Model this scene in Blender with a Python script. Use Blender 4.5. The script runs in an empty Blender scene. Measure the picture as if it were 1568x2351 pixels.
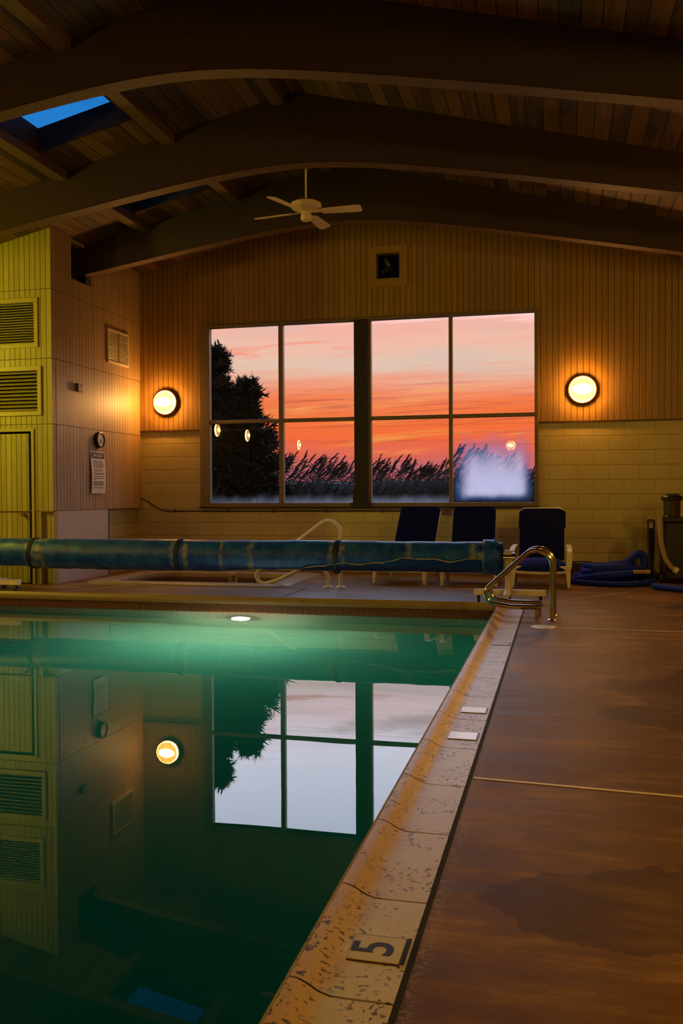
import bpy, math, random
from mathutils import Vector, Matrix
random.seed(7)
PI = math.pi
C = bpy.context.scene.collection
SC = bpy.context.scene

# ------------------------------------------------------------------ helpers
class MB:
    def __init__(self): self.v = []; self.f = []; self.s = []
    def add(self, vs, fs, smooth=False):
        b = len(self.v); self.v += [tuple(p) for p in vs]
        for f in fs: self.f.append(tuple(b + i for i in f)); self.s.append(smooth)
    def box(self, x0, x1, y0, y1, z0, z1):
        v = [(x0,y0,z0),(x1,y0,z0),(x1,y1,z0),(x0,y1,z0),(x0,y0,z1),(x1,y0,z1),(x1,y1,z1),(x0,y1,z1)]
        self.add(v, [(0,3,2,1),(4,5,6,7),(0,1,5,4),(1,2,6,5),(2,3,7,6),(3,0,4,7)]); return self
    def obox(self, c, ax, ay, az):      # oriented box, half-axis vectors
        c, ax, ay, az = map(Vector, (c, ax, ay, az)); v = []
        for k in (-1, 1):
            for i, j in ((-1,-1),(1,-1),(1,1),(-1,1)): v.append(c + i*ax + j*ay + k*az)
        self.add(v, [(0,3,2,1),(4,5,6,7),(0,1,5,4),(1,2,6,5),(2,3,7,6),(3,0,4,7)]); return self
    def tube(self, pts, r, n=12, caps=True, closed=False, smooth=True):
        pts = [Vector(p) for p in pts]; m = len(pts)
        rs = r if isinstance(r, (list, tuple)) else [r]*m
        up = None; rings = []
        for i, p in enumerate(pts):
            a = pts[(i-1) % m] if (i > 0 or closed) else pts[i]
            b = pts[(i+1) % m] if (i < m-1 or closed) else pts[i]
            t = (b-a).normalized()
            if up is None:
                up = Vector((0,0,1)) if abs(t.z) < .9 else Vector((1,0,0))
            up = (up - t*up.dot(t)).normalized(); w = t.cross(up)
            rings.append([p + rs[i]*(math.cos(2*PI*k/n)*up + math.sin(2*PI*k/n)*w) for k in range(n)])
        vs = [q for R in rings for q in R]; fs = []
        for i in range(m if closed else m-1):
            a, b = i*n, ((i+1) % m)*n
            for k in range(n): fs.append((a+k, a+(k+1) % n, b+(k+1) % n, b+k))
        self.add(vs, fs, smooth)
        if caps and not closed:
            self.add(rings[0], [tuple(range(n))][::-1]); self.add(rings[-1], [tuple(range(n-1,-1,-1))])
        return self
    def cyl(self, a, b, r, n=20, r2=None):
        return self.tube([a, b], [r, r if r2 is None else r2], n)
    def lathe(self, prof, c=(0,0,0), axis='z', n=32, smooth=True):   # prof: (r, h)
        vs = []; fs = []; c = Vector(c)
        for r, h in prof:
            for k in range(n):
                a = 2*PI*k/n; x, y = r*math.cos(a), r*math.sin(a)
                d = {'z': (x,y,h), 'y': (x,h,y), '-y': (x,-h,y), 'x': (h,x,y)}[axis]
                vs.append(c + Vector(d))
        for i in range(len(prof)-1):
            for k in range(n):
                fs.append((i*n+k, i*n+(k+1) % n, (i+1)*n+(k+1) % n, (i+1)*n+k))
        self.add(vs, fs, smooth); return self
    def prism(self, poly, d0, d1, axis='y', smooth=False):           # poly in the other two axes, extruded d0..d1
        n = len(poly)
        def P(a, b, d): return {'y': (a,d,b), 'x': (d,a,b), 'z': (a,b,d)}[axis]
        v = [P(a,b,d0) for a,b in poly] + [P(a,b,d1) for a,b in poly]
        self.add(v, [tuple(range(n)), tuple(range(2*n-1, n-1, -1))])
        self.add(v, [(i, (i+1) % n, n+(i+1) % n, n+i) for i in range(n)], smooth); return self
    def build(self, name, mat=None, parent=None, bevel=0, recalc=True):
        me = bpy.data.meshes.new(name); me.from_pydata(self.v, [], self.f); me.update()
        if recalc:
            import bmesh
            bm = bmesh.new(); bm.from_mesh(me)
            bmesh.ops.remove_doubles(bm, verts=bm.verts, dist=1e-5)
            bmesh.ops.recalc_face_normals(bm, faces=bm.faces)
            bm.to_mesh(me); bm.free()
        else:
            me.polygons.foreach_set('use_smooth', self.s)
        if recalc and any(self.s):
            me.polygons.foreach_set('use_smooth', [True]*len(me.polygons))
            try: me.set_sharp_from_angle(angle=math.radians(38))
            except Exception: pass
        o = bpy.data.objects.new(name, me); C.objects.link(o)
        if mat: me.materials.append(mat)
        if parent:
            o.parent = parent; o.matrix_parent_inverse = parent.matrix_world.inverted() if False else Matrix.Translation(-parent.location) if parent.rotation_euler.z == 0 else parent.matrix_basis.inverted()
        if bevel:
            b = o.modifiers.new('bevel', 'BEVEL'); b.width = bevel; b.segments = 2; b.limit_method = 'ANGLE'
        return o

def tag(o, label=None, cat=None, group=None, kind=None):
    if label: o['label'] = label
    if cat: o['category'] = cat
    if group: o['group'] = group
    if kind: o['kind'] = kind
    return o
def empty(name, loc=(0,0,0), **k):
    o = bpy.data.objects.new(name, None); C.objects.link(o); o.location = loc
    o.empty_display_size = .1
    return tag(o, **k)
def structure(o, label=None, cat=None): return tag(o, label, cat, None, 'structure')
def copy_tree(o, parent=None):
    c = o.copy(); C.objects.link(c)
    if parent: c.parent = parent; c.matrix_parent_inverse = o.matrix_parent_inverse.copy()
    for ch in list(o.children): copy_tree(ch, c)
    return c
def text(name, body, size, mat, parent, loc, rot, extrude=.0006, align='CENTER', sx=1.0):
    cu = bpy.data.curves.new(name, 'FONT'); cu.body = body; cu.size = size; cu.extrude = extrude
    cu.align_x = align; cu.align_y = 'CENTER'; cu.offset = size*.012
    o = bpy.data.objects.new(name, cu); C.objects.link(o); bpy.context.view_layer.update()
    me = bpy.data.meshes.new_from_object(o.evaluated_get(bpy.context.evaluated_depsgraph_get()))
    bpy.data.objects.remove(o); bpy.data.curves.remove(cu)
    me.name = name; me.materials.clear(); me.materials.append(mat)
    o = bpy.data.objects.new(name, me); C.objects.link(o)
    o.rotation_euler = rot; o.scale = (sx, 1, 1)
    o.location = Vector(loc) - (parent.location if parent else Vector())
    if parent: o.parent = parent
    return o
def arc(c, r, a0, a1, n, plane='xz', y=0):
    return [(c[0]+r*math.cos(math.radians(a0+(a1-a0)*i/n)), y, c[1]+r*math.sin(math.radians(a0+(a1-a0)*i/n))) for i in range(n+1)]
def smooth_path(pts, it=3):
    pts = [Vector(p) for p in pts]
    for _ in range(it):
        q = [pts[0]]
        for a, b in zip(pts, pts[1:]): q += [a*.75+b*.25, a*.25+b*.75]
        q.append(pts[-1]); pts = q
    return pts

# ------------------------------------------------------------------ materials
class N:
    def __init__(self, name):
        self.m = bpy.data.materials.new(name); self.m.use_nodes = True
        self.t = self.m.node_tree; self.t.nodes.clear()
        self.out = self.n('ShaderNodeOutputMaterial')
    def n(self, kind, **k):
        o = self.t.nodes.new(kind)
        for a, b in k.items(): setattr(o, a, b)
        return o
    def l(self, a, b): self.t.links.new(a, b)
    def val(self, s, v):
        if hasattr(v, 'is_linked') or isinstance(v, bpy.types.NodeSocket): self.l(v, s)
        else: s.default_value = v
    def math(self, op, a, b=0.0, c=None, clamp=False):
        o = self.n('ShaderNodeMath', operation=op, use_clamp=clamp)
        self.val(o.inputs[0], a); self.val(o.inputs[1], b)
        if c is not None: self.val(o.inputs[2], c)
        return o.outputs[0]
    def mix(self, f, a, b, blend='MIX'):
        o = self.n('ShaderNodeMix', data_type='RGBA', blend_type=blend)
        self.val(o.inputs[0], f)
        for s, v in ((o.inputs[6], a), (o.inputs[7], b)):
            if isinstance(v, tuple): s.default_value = (*v, 1) if len(v) == 3 else v
            else: self.l(v, s)
        return o.outputs[2]
    def coord(self, kind='Object'):
        return self.n('ShaderNodeTexCoord').outputs[kind]
    def pos(self): return self.n('ShaderNodeNewGeometry').outputs['Position']
    def xyz(self, v):
        o = self.n('ShaderNodeSeparateXYZ'); self.l(v, o.inputs[0]); return o.outputs
    def vec(self, x, y, z):
        o = self.n('ShaderNodeCombineXYZ')
        for i, a in enumerate((x, y, z)): self.val(o.inputs[i], a)
        return o.outputs[0]
    def noise(self, v, scale, detail=3, rough=.5, dist=0.0):
        o = self.n('ShaderNodeTexNoise'); o.inputs['Scale'].default_value = scale
        o.inputs['Detail'].default_value = detail; o.inputs['Roughness'].default_value = rough
        o.inputs['Distortion'].default_value = dist
        if v is not None: self.l(v, o.inputs['Vector'])
        return o.outputs['Fac']
    def white(self, v):
        o = self.n('ShaderNodeTexWhiteNoise', noise_dimensions='3D'); self.l(v, o.inputs[0]); return o.outputs[0]
    def mapv(self, v, s=(1,1,1), loc=(0,0,0)):
        o = self.n('ShaderNodeMapping'); self.l(v, o.inputs[0]); o.inputs['Scale'].default_value = s; o.inputs['Location'].default_value = loc
        return o.outputs[0]
    def ramp(self, f, stops, interp='LINEAR'):
        o = self.n('ShaderNodeValToRGB'); self.l(f, o.inputs[0]); r = o.color_ramp; r.interpolation = interp
        while len(r.elements) < len(stops): r.elements.new(.5)
        for e, (p, c) in zip(r.elements, stops):
            e.position = p; e.color = (*c, 1) if isinstance(c, tuple) else (c, c, c, 1)
        return o.outputs[0]
    def step(self, f, a, b):
        o = self.n('ShaderNodeMapRange', interpolation_type='SMOOTHSTEP'); self.val(o.inputs[0], f)
        o.inputs[1].default_value = a; o.inputs[2].default_value = b; return o.outputs[0]
    def bsdf(self, col, rough=.6, metal=0.0, bump=None, bstr=.3, bdist=.01, spec=.5, normal=None):
        b = self.n('ShaderNodeBsdfPrincipled')
        if isinstance(col, tuple): b.inputs['Base Color'].default_value = (*col, 1)
        else: self.l(col, b.inputs['Base Color'])
        self.val(b.inputs['Roughness'], rough); self.val(b.inputs['Metallic'], metal)
        b.inputs['Specular IOR Level'].default_value = spec
        if bump is not None:
            k = self.n('ShaderNodeBump'); k.inputs['Strength'].default_value = bstr; k.inputs['Distance'].default_value = bdist
            self.l(bump, k.inputs['Height']); self.l(k.outputs[0], b.inputs['Normal'])
        self.l(b.outputs[0], self.out.inputs[0]); self.b = b
        return self.m

def plain(name, col, rough=.5, metal=0.0, var=.12, scale=18, bump=.0, spec=.5):
    k = N(name); c = k.coord(); f = k.noise(c, scale, 4)
    a = tuple(x*(1-var) for x in col); b = tuple(min(1, x*(1+var)) for x in col)
    return k.bsdf(k.mix(f, a, b), rough, metal, f if bump else None, bump, .004, spec)
def emit(name, col, s):
    k = N(name); e = k.n('ShaderNodeEmission'); e.inputs[0].default_value = (*col, 1); e.inputs[1].default_value = s
    k.l(e.outputs[0], k.out.inputs[0]); return k.m

def siding(name, axis, col, pitch=.083, off=0.0):
    """vertical grooved boards; axis is the world axis along the wall"""
    k = N(name); p = k.pos(); X = k.xyz(p); u = k.math('ADD', X[axis], 50.0+off)
    s = k.math('DIVIDE', u, pitch); fr = k.math('FRACT', s); idx = k.math('FLOOR', s)
    d = k.math('ABSOLUTE', k.math('SUBTRACT', fr, .5))
    g = k.step(d, .42, .47)                                  # groove mask
    w = k.white(k.vec(idx, 0.0, 0.0))
    st = k.noise(k.mapv(p, (9,9,1.2)), 2.0, 5, .6)
    spots = k.step(k.noise(k.mapv(p, (14,14,9)), 1.0, 2), .73, .78)
    v = k.math('ADD', k.math('MULTIPLY', w, .35), k.math('MULTIPLY', st, .65))
    c = k.mix(v, tuple(x*.72 for x in col), tuple(min(1, x*1.22) for x in col))
    c = k.mix(k.math('MULTIPLY', spots, .5), c, tuple(x*.4 for x in col))
    c = k.mix(g, c, tuple(x*.20 for x in col))
    h = k.math('SUBTRACT', k.math('MULTIPLY', st, .12), g)
    return k.bsdf(c, .5, 0, h, .6, .006)

def blocks(name, axis, col, z0=.0, bw=.4064, bh=.2032):
    k = N(name); p = k.pos(); X = k.xyz(p)
    zz = k.math('DIVIDE', k.math('SUBTRACT', X[2], z0), bh); row = k.math('FLOOR', zz); fz = k.math('FRACT', zz)
    uu = k.math('ADD', k.math('DIVIDE', k.math('ADD', X[axis], 40.0), bw), k.math('MULTIPLY', k.math('MODULO', row, 2.0), .5)); fu = k.math('FRACT', uu)
    dz = k.math('MULTIPLY', k.math('SUBTRACT', .5, k.math('ABSOLUTE', k.math('SUBTRACT', fz, .5))), bh)
    du = k.math('MULTIPLY', k.math('SUBTRACT', .5, k.math('ABSOLUTE', k.math('SUBTRACT', fu, .5))), bw)
    gz = k.math('SUBTRACT', 1.0, k.step(dz, .002, .008)); gu = k.math('SUBTRACT', 1.0, k.step(du, .002, .008))
    g = k.math('MAXIMUM', gz, k.math('MULTIPLY', gu, .55))
    ns = k.noise(p, 1.7, 5, .6); fine = k.noise(p, 60, 3)
    c = k.mix(ns, tuple(x*.8 for x in col), tuple(min(1, x*1.15) for x in col))
    c = k.mix(k.math('MULTIPLY', g, .6), c, tuple(x*.3 for x in col))
    h = k.math('SUBTRACT', k.math('MULTIPLY', fine, .2), g)
    return k.bsdf(c, .55, 0, h, .5, .006)

def planks(name, pitch, dark, light, off=0.0):
    k = N(name); p = k.pos(); X = k.xyz(p)
    s = k.math('DIVIDE', k.math('ADD', X[0], 40.0+off), pitch); idx = k.math('FLOOR', s); fr = k.math('FRACT', s)
    d = k.math('ABSOLUTE', k.math('SUBTRACT', fr, .5)); g = k.step(d, .45, .485)
    seg = k.math('FLOOR', k.math('DIVIDE', k.math('ADD', X[1], k.math('MULTIPLY', k.white(k.vec(idx, 3.0, 0.0)), 4.0)), 2.6))
    w = k.white(k.vec(idx, seg, 1.0))
    st = k.noise(k.mapv(p, (22,1.3,1)), 1.0, 6, .65)
    v = k.math('ADD', k.math('MULTIPLY', w, .34), k.math('MULTIPLY', st, .8))
    c = k.mix(k.step(v, .25, .9), dark, light)
    c = k.mix(g, c, tuple(x*.12 for x in dark))
    h = k.math('SUBTRACT', k.math('ADD', k.math('MULTIPLY', st, .2), k.math('MULTIPLY', w, .35)), g)
    return k.bsdf(c, .6, 0, h, .8, .012)

LIT_WALLCOL = (.46, .37, .10)  # wall beige with the lamp's lime cast put into the colour
M = {}
M['siding_x'] = siding('siding_boards_back', 0, (.33,.195,.055))  # same paint, browned and darkened for the light on this wall
M['siding_fx'] = siding('siding_boards_front', 0, LIT_WALLCOL, .0765)
M['siding_y'] = siding('siding_boards_side', 1, (.40,.27,.15), .083)  # same paint, darkened for the less lit side
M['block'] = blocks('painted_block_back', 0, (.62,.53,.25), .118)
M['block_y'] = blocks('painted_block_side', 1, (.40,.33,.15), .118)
M['ceil'] = planks('ceiling_planks', .155, (.030,.011,.002), (.21,.095,.024))
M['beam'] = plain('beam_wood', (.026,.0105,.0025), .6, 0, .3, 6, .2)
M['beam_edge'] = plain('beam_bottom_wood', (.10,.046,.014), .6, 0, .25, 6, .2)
M['trimwood'] = plain('painted_trim', (.44,.36,.17), .45)
M['panel'] = plain('smooth_panel', (.52,.42,.34), .35, 0, .08, 2)
M['dark'] = plain('dark_recess', (.01,.008,.006), .8)
M['black'] = plain('black_plastic', (.012,.012,.013), .4)
M['winframe'] = plain('window_frame_metal', (.20,.145,.075), .38, .0)
M['winpost'] = plain('window_post_steel', (.018,.013,.010), .5, .2)
M['white_paint'] = plain('white_paint', (.82,.75,.62), .35, 0, .1, 9)
M['white_pl'] = plain('white_resin', (.84,.76,.62), .38, 0, .08, 9)
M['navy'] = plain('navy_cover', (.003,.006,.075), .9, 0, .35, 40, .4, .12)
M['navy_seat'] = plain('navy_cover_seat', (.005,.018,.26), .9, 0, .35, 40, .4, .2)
M['steel'] = plain('stainless_steel', (.62,.55,.45), .13, 1, .08, 5)
M['chrome'] = plain('chrome', (.8,.76,.7), .12, 1, .02)
M['castor'] = plain('black_rubber', (.012,.011,.012), .6)
M['fan'] = plain('fan_paint', (.86,.68,.48), .42)
M['vent'] = plain('vent_paint', (.62,.52,.36), .45)
def dial():
    k = N('clock_dial'); X = k.xyz(k.pos()); y = k.math('SUBTRACT', X[1], 11.67); z = k.math('SUBTRACT', X[2], 1.94)
    r = k.math('SQRT', k.math('ADD', k.math('MULTIPLY', y, y), k.math('MULTIPLY', z, z)))
    a = k.math('FRACT', k.math('ADD', k.math('DIVIDE', k.math('ARCTAN2', y, z), PI/6), .5))
    t = k.math('MULTIPLY', k.math('LESS_THAN', k.math('ABSOLUTE', k.math('SUBTRACT', a, .5)), .07), k.math('MULTIPLY', k.math('GREATER_THAN', r, .072), k.math('LESS_THAN', r, .09)))
    return k.bsdf(k.mix(t, (.72,.6,.45), (.03,.03,.03)), .5)
M['clockface'] = dial()
M['paper'] = plain('sign_paper', (.78,.66,.54), .5, 0, .05)
M['ink'] = plain('sign_ink', (.012,.014,.035), .5)
M['txt'] = plain('sign_small_print', (.10,.08,.08), .6)
M['tile_white'] = plain('marker_tile', (.66,.56,.46), .25, 0, .12, 12)
M['tile_glare'] = plain('marker_tile_glare', (.74,.72,.72), .16, 0, .06, 30)  # marker tile with glare put into its whiter colour
M['hose'] = plain('blue_hose', (.004,.028,.42), .7, 0, .35, 30, .3, .3)
M['hose_cream'] = plain('cream_hose', (.42,.30,.17), .5)
M['pump'] = plain('pump_black', (.012,.009,.008), .42, 0, .3)
M['pump_basket'] = plain('pump_basket', (.05,.035,.02), .25)
M['bucket'] = plain('bucket_brown', (.085,.06,.038), .45)
M['conduit'] = plain('conduit_dark', (.06,.045,.03), .45)
M['outlet'] = plain('outlet_box', (.12,.09,.06), .5)
M['bronze'] = plain('bronze_housing', (.07,.026,.010), .45)
M['wire'] = plain('guard_wire', (.30,.2,.1), .5)
def lamp_glass(name, edge, core, se, sc):
    k = N(name); X = k.xyz(k.coord('Object'))
    dx = k.math('DIVIDE', X[0], .115); dz = k.math('DIVIDE', X[2], .062)
    d = k.math('SQRT', k.math('ADD', k.math('MULTIPLY', dx, dx), k.math('MULTIPLY', dz, dz)))
    f = k.math('SUBTRACT', 1.0, k.step(d, .45, 1.25))
    e1 = k.n('ShaderNodeEmission'); e1.inputs[0].default_value = (*edge, 1); e1.inputs[1].default_value = se
    e2 = k.n('ShaderNodeEmission'); e2.inputs[0].default_value = (*core, 1); e2.inputs[1].default_value = sc
    m = k.n('ShaderNodeMixShader'); k.l(f, m.inputs[0]); k.l(e1.outputs[0], m.inputs[1]); k.l(e2.outputs[0], m.inputs[2])
    e3 = k.n('ShaderNodeEmission'); e3.inputs[0].default_value = (*edge, 1); e3.inputs[1].default_value = sc*.9      # the rim of the lens, beside the tubes
    m2 = k.n('ShaderNodeMixShader'); k.l(k.math('GREATER_THAN', X[1], -.1095), m2.inputs[0]); k.l(m.outputs[0], m2.inputs[1]); k.l(e3.outputs[0], m2.inputs[2])
    k.l(m2.outputs[0], k.out.inputs[0]); return k.m
M['lamp_warm'] = lamp_glass('lamp_glass_warm', (1.0,.40,.06), (1.0,.50,.15), 7, 210)
M['lamp_room'] = lamp_glass('lamp_glass_room', (1.0,.50,.10), (1.0,.52,.12), 20, 330)
M['lamp_lime'] = lamp_glass('lamp_glass_lime', (.84,.78,.03), (.84,.78,.03), 40, 730)
M['lamp_yellow'] = lamp_glass('lamp_glass_yellow', (1.0,.66,.10), (1.0,.66,.12), 40, 760)
M['pool_lamp'] = emit('pool_lamp_lens', (1.0,.56,.37), 1450)
M['joint'] = plain('joint_strip', (.86,.70,.52), .4)
M['skim'] = plain('skimmer_plastic', (.72,.64,.5), .4)
M['coping_far'] = plain('coping_plain', (.36,.27,.12), .35, 0, .25, 7, .2)
M['spa_coping'] = plain('spa_coping_stone', (.38,.27,.15), .4, 0, .25, 7, .3)

def deck_mat():
    k = N('deck_concrete'); p = k.pos(); X = k.xyz(p)
    n1 = k.noise(p, 1.1, 6, .62); n2 = k.noise(k.mapv(p, (1.6,9,1)), 1.0, 6, .68); n3 = k.noise(p, 60, 3)
    v = k.math('ADD', k.math('MULTIPLY', n1, .5), k.math('MULTIPLY', n2, .5))
    c = k.ramp(v, [(.34,(.085,.034,.005)), (.5,(.19,.087,.017)), (.64,(.44,.225,.06))])
    # damp patches with edges of their own
    def patch(cx, cy, rx, ry, seed, wob=.9):
        nx = k.noise(k.mapv(p, (2.2,2.2,1), (seed,0,0)), 1.0, 4, .6)
        dx = k.math('DIVIDE', k.math('SUBTRACT', X[0], cx), rx); dy = k.math('DIVIDE', k.math('SUBTRACT', X[1], cy), ry)
        r = k.math('SQRT', k.math('ADD', k.math('MULTIPLY', dx, dx), k.math('MULTIPLY', dy, dy)))
        r = k.math('ADD', r, k.math('MULTIPLY', k.math('SUBTRACT', nx, .5), wob*2))
        return k.math('SUBTRACT', 1.0, k.step(r, .97, 1.03))
    w = patch(.28, 2.62, .45, .27, 3.1); 
    for a in ((.85, 5.3, .55, .75, 8.2), (.62, 2.0, .35, .28, 5.5), (.55, 4.9, .35, .22, 1.7), (1.1, 3.0, .5, .6, 9.9), (1.6,9.6,.6,.35,4.4)):
        w = k.math('MAXIMUM', w, patch(*a))
    c = k.mix(k.math('MULTIPLY', w, .55), c, (.035,.014,.004))
    # pale scale along the stone edge
    e = k.math('SUBTRACT', 1.0, k.step(k.math('ADD', X[0], k.math('MULTIPLY', n1, -.10)), -.40, -.34))
    e = k.math('MULTIPLY', e, k.step(n3, .45, .62)); e = k.math('MULTIPLY', e, k.step(X[0], -.40, -.36))
    c = k.mix(k.math('MULTIPLY', e, .5), c, (.40,.32,.25))
    ro = k.math('ADD', .38, k.math('MULTIPLY', n2, .3))
    sky_sheen = k.math('MULTIPLY', k.math('MULTIPLY', k.step(X[0], -5.3, -4.2), k.math('SUBTRACT', 1.0, k.step(X[0], -1.2, -.4))), k.math('MULTIPLY', k.step(X[1], 9.3, 9.6), k.math('SUBTRACT', 1.0, k.step(k.math('ADD', X[1], n2), 10.9, 11.3))))
    c = k.mix(k.math('MULTIPLY', sky_sheen, .6), c, (.13,.12,.13))  # sky sheen on the far deck, painted in as lavender-grey
    h = k.math('ADD', k.math('MULTIPLY', n3, .25), k.math('MULTIPLY', n2, .4))
    return k.bsdf(c, ro, 0, h, .25, .004, spec=.22)
M['deck'] = deck_mat()

def stone_mat():
    k = N('coping_stone_travertine'); p = k.pos(); X = k.xyz(p)
    oi = k.n('ShaderNodeObjectInfo').outputs['Random']
    n1 = k.noise(p, 6, 5, .6); patch = k.noise(k.mapv(p, (1,1,1), (4,0,0)), 5.5, 3, .6)
    sp = k.noise(p, 62, 2, .5); sp2 = k.noise(k.mapv(p, (1,1.25,1), (9,2,0)), 34, 2, .5)
    worn = k.step(k.math('ADD', k.noise(p, 2.1, 3), k.math('MULTIPLY', oi, .25)), .42, .72)
    c = k.mix(n1, (.56,.43,.29), (.76,.66,.54))
    c = k.mix(k.math('MULTIPLY', worn, .45), c, (.52,.36,.19))
    pits = k.math('MULTIPLY', k.step(sp, .585, .63), k.step(patch, .40, .58))
    pits = k.math('MAXIMUM', pits, k.math('MULTIPLY', k.step(sp2, .655, .685), k.step(patch, .34, .55)))
    sconce_band = k.math('MULTIPLY', k.step(X[0], -.66, -.60), k.math('SUBTRACT', 1.0, k.step(k.math('ADD', X[0], k.math('MULTIPLY', k.math('SUBTRACT', n1, .5), .12)), -.545, -.49)))
    c = k.mix(k.math('MULTIPLY', sconce_band, .6), c, (.50,.24,.04))  # orange lamp light on the sloping lip, painted into the stone
    c = k.mix(k.math('MULTIPLY', pits, .9), c, (.07,.035,.014))
    h = k.math('SUBTRACT', k.math('MULTIPLY', n1, .3), pits)
    return k.bsdf(c, .36, 0, h, .5, .003)
M['stone'] = stone_mat()

def tileband(name, axis):
    k = N(name); p = k.pos(); X = k.xyz(p); q = .076
    fu = k.math('FRACT', k.math('DIVIDE', k.math('ADD', X[axis], 30.0), q)); fv = k.math('FRACT', k.math('DIVIDE', k.math('ADD', X[2], 10.045), q*1.2))
    au = k.math('ABSOLUTE', k.math('SUBTRACT', fu, .5)); av = k.math('ABSOLUTE', k.math('SUBTRACT', fv, .5))
    s = k.math('ADD', au, av)
    line = k.math('SUBTRACT', 1.0, k.step(k.math('ABSOLUTE', k.math('SUBTRACT', s, .42)), .02, .07))
    grout = k.math('MAXIMUM', k.step(au, .46, .49), k.step(av, .47, .495))
    dot = k.math('SUBTRACT', 1.0, k.step(s, .13, .2))
    n = k.noise(p, 25, 3)
    c = k.mix(n, (.10,.035,.010), (.20,.075,.022))
    c = k.mix(dot, c, (.34,.15,.035))
    c = k.mix(line, c, (.40,.25,.11)); c = k.mix(k.math('MULTIPLY', grout, .8), c, (.36,.28,.17))
    return k.bsdf(c, .3)
M['tile_x'] = tileband('tile_band_far', 0); M['tile_y'] = tileband('tile_band_side', 1)

def cover_mat():
    k = N('bubble_cover_blue'); p = k.pos(); X = k.xyz(p)
    n1 = k.noise(p, 9, 6, .72); n2 = k.noise(k.mapv(p, (6,3,3)), 1.0, 4)
    vor = k.n('ShaderNodeTexVoronoi'); vor.inputs['Scale'].default_value = 75; k.l(p, vor.inputs['Vector'])
    c = k.mix(k.step(n1, .36, .64), (.001,.038,.46), (.012,.13,.60))
    scum = k.step(n2, .56, .8)
    c = k.mix(k.math('MULTIPLY', scum, .26), c, (.11,.22,.14))
    # yellowed wear beside the straps and folds
    wear = None
    for x0, wd in ((-5.98,.10),(-6.11,.09),(-4.13,.045),(-4.28,.05),(-2.31,.05),(-2.43,.05),(-3.36,.055),(-1.58,.05),(-.86,.1),(-3.7,.03)):
        d = k.math('ABSOLUTE', k.math('SUBTRACT', k.math('ADD', X[0], k.math('MULTIPLY', n1, .06)), x0+.03))
        m = k.math('SUBTRACT', 1.0, k.step(d, wd*.3, wd))
        wear = m if wear is None else k.math('MAXIMUM', wear, m)
    wear = k.math('MULTIPLY', wear, k.step(k.noise(p, 11, 3), .35, .62))
    c = k.mix(k.math('MULTIPLY', wear, .6), c, (.40,.42,.18))
    return k.bsdf(c, .42, 0, k.math('SUBTRACT', 1.0, vor.outputs['Distance']), .25, .003)
M['cover'] = cover_mat()
M['cover_in'] = plain('cover_underside_blue', (.001,.032,.30), .45, 0, .3, 9, .2)
M['strap'] = plain('strap_navy', (.004,.008,.04), .7)

def basin_mat():
    k = N('pool_plaster'); n = k.noise(k.pos(), 2.5, 4)
    return k.bsdf(k.mix(n, (.42,.50,.42), (.52,.60,.50)), .8)
M['basin'] = basin_mat()
def water_mat():
    k = N('pool_water_clear')
    g = k.n('ShaderNodeBsdfGlass'); g.inputs['IOR'].default_value = 1.34; g.inputs['Roughness'].default_value = 0
    n = k.noise(k.mapv(k.pos(), (1,1,1)), 1.3, 2)
    b = k.n('ShaderNodeBump'); b.inputs['Strength'].default_value = .02; b.inputs['Distance'].default_value = .02
    k.l(n, b.inputs['Height']); k.l(b.outputs[0], g.inputs['Normal'])
    k.l(g.outputs[0], k.out.inputs[0])
    a = k.n('ShaderNodeVolumeAbsorption'); a.inputs[0].default_value = (.0,.82,.795,1); a.inputs[1].default_value = .72
    k.l(a.outputs[0], k.out.inputs[1]); return k.m
M['water'] = water_mat()

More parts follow.
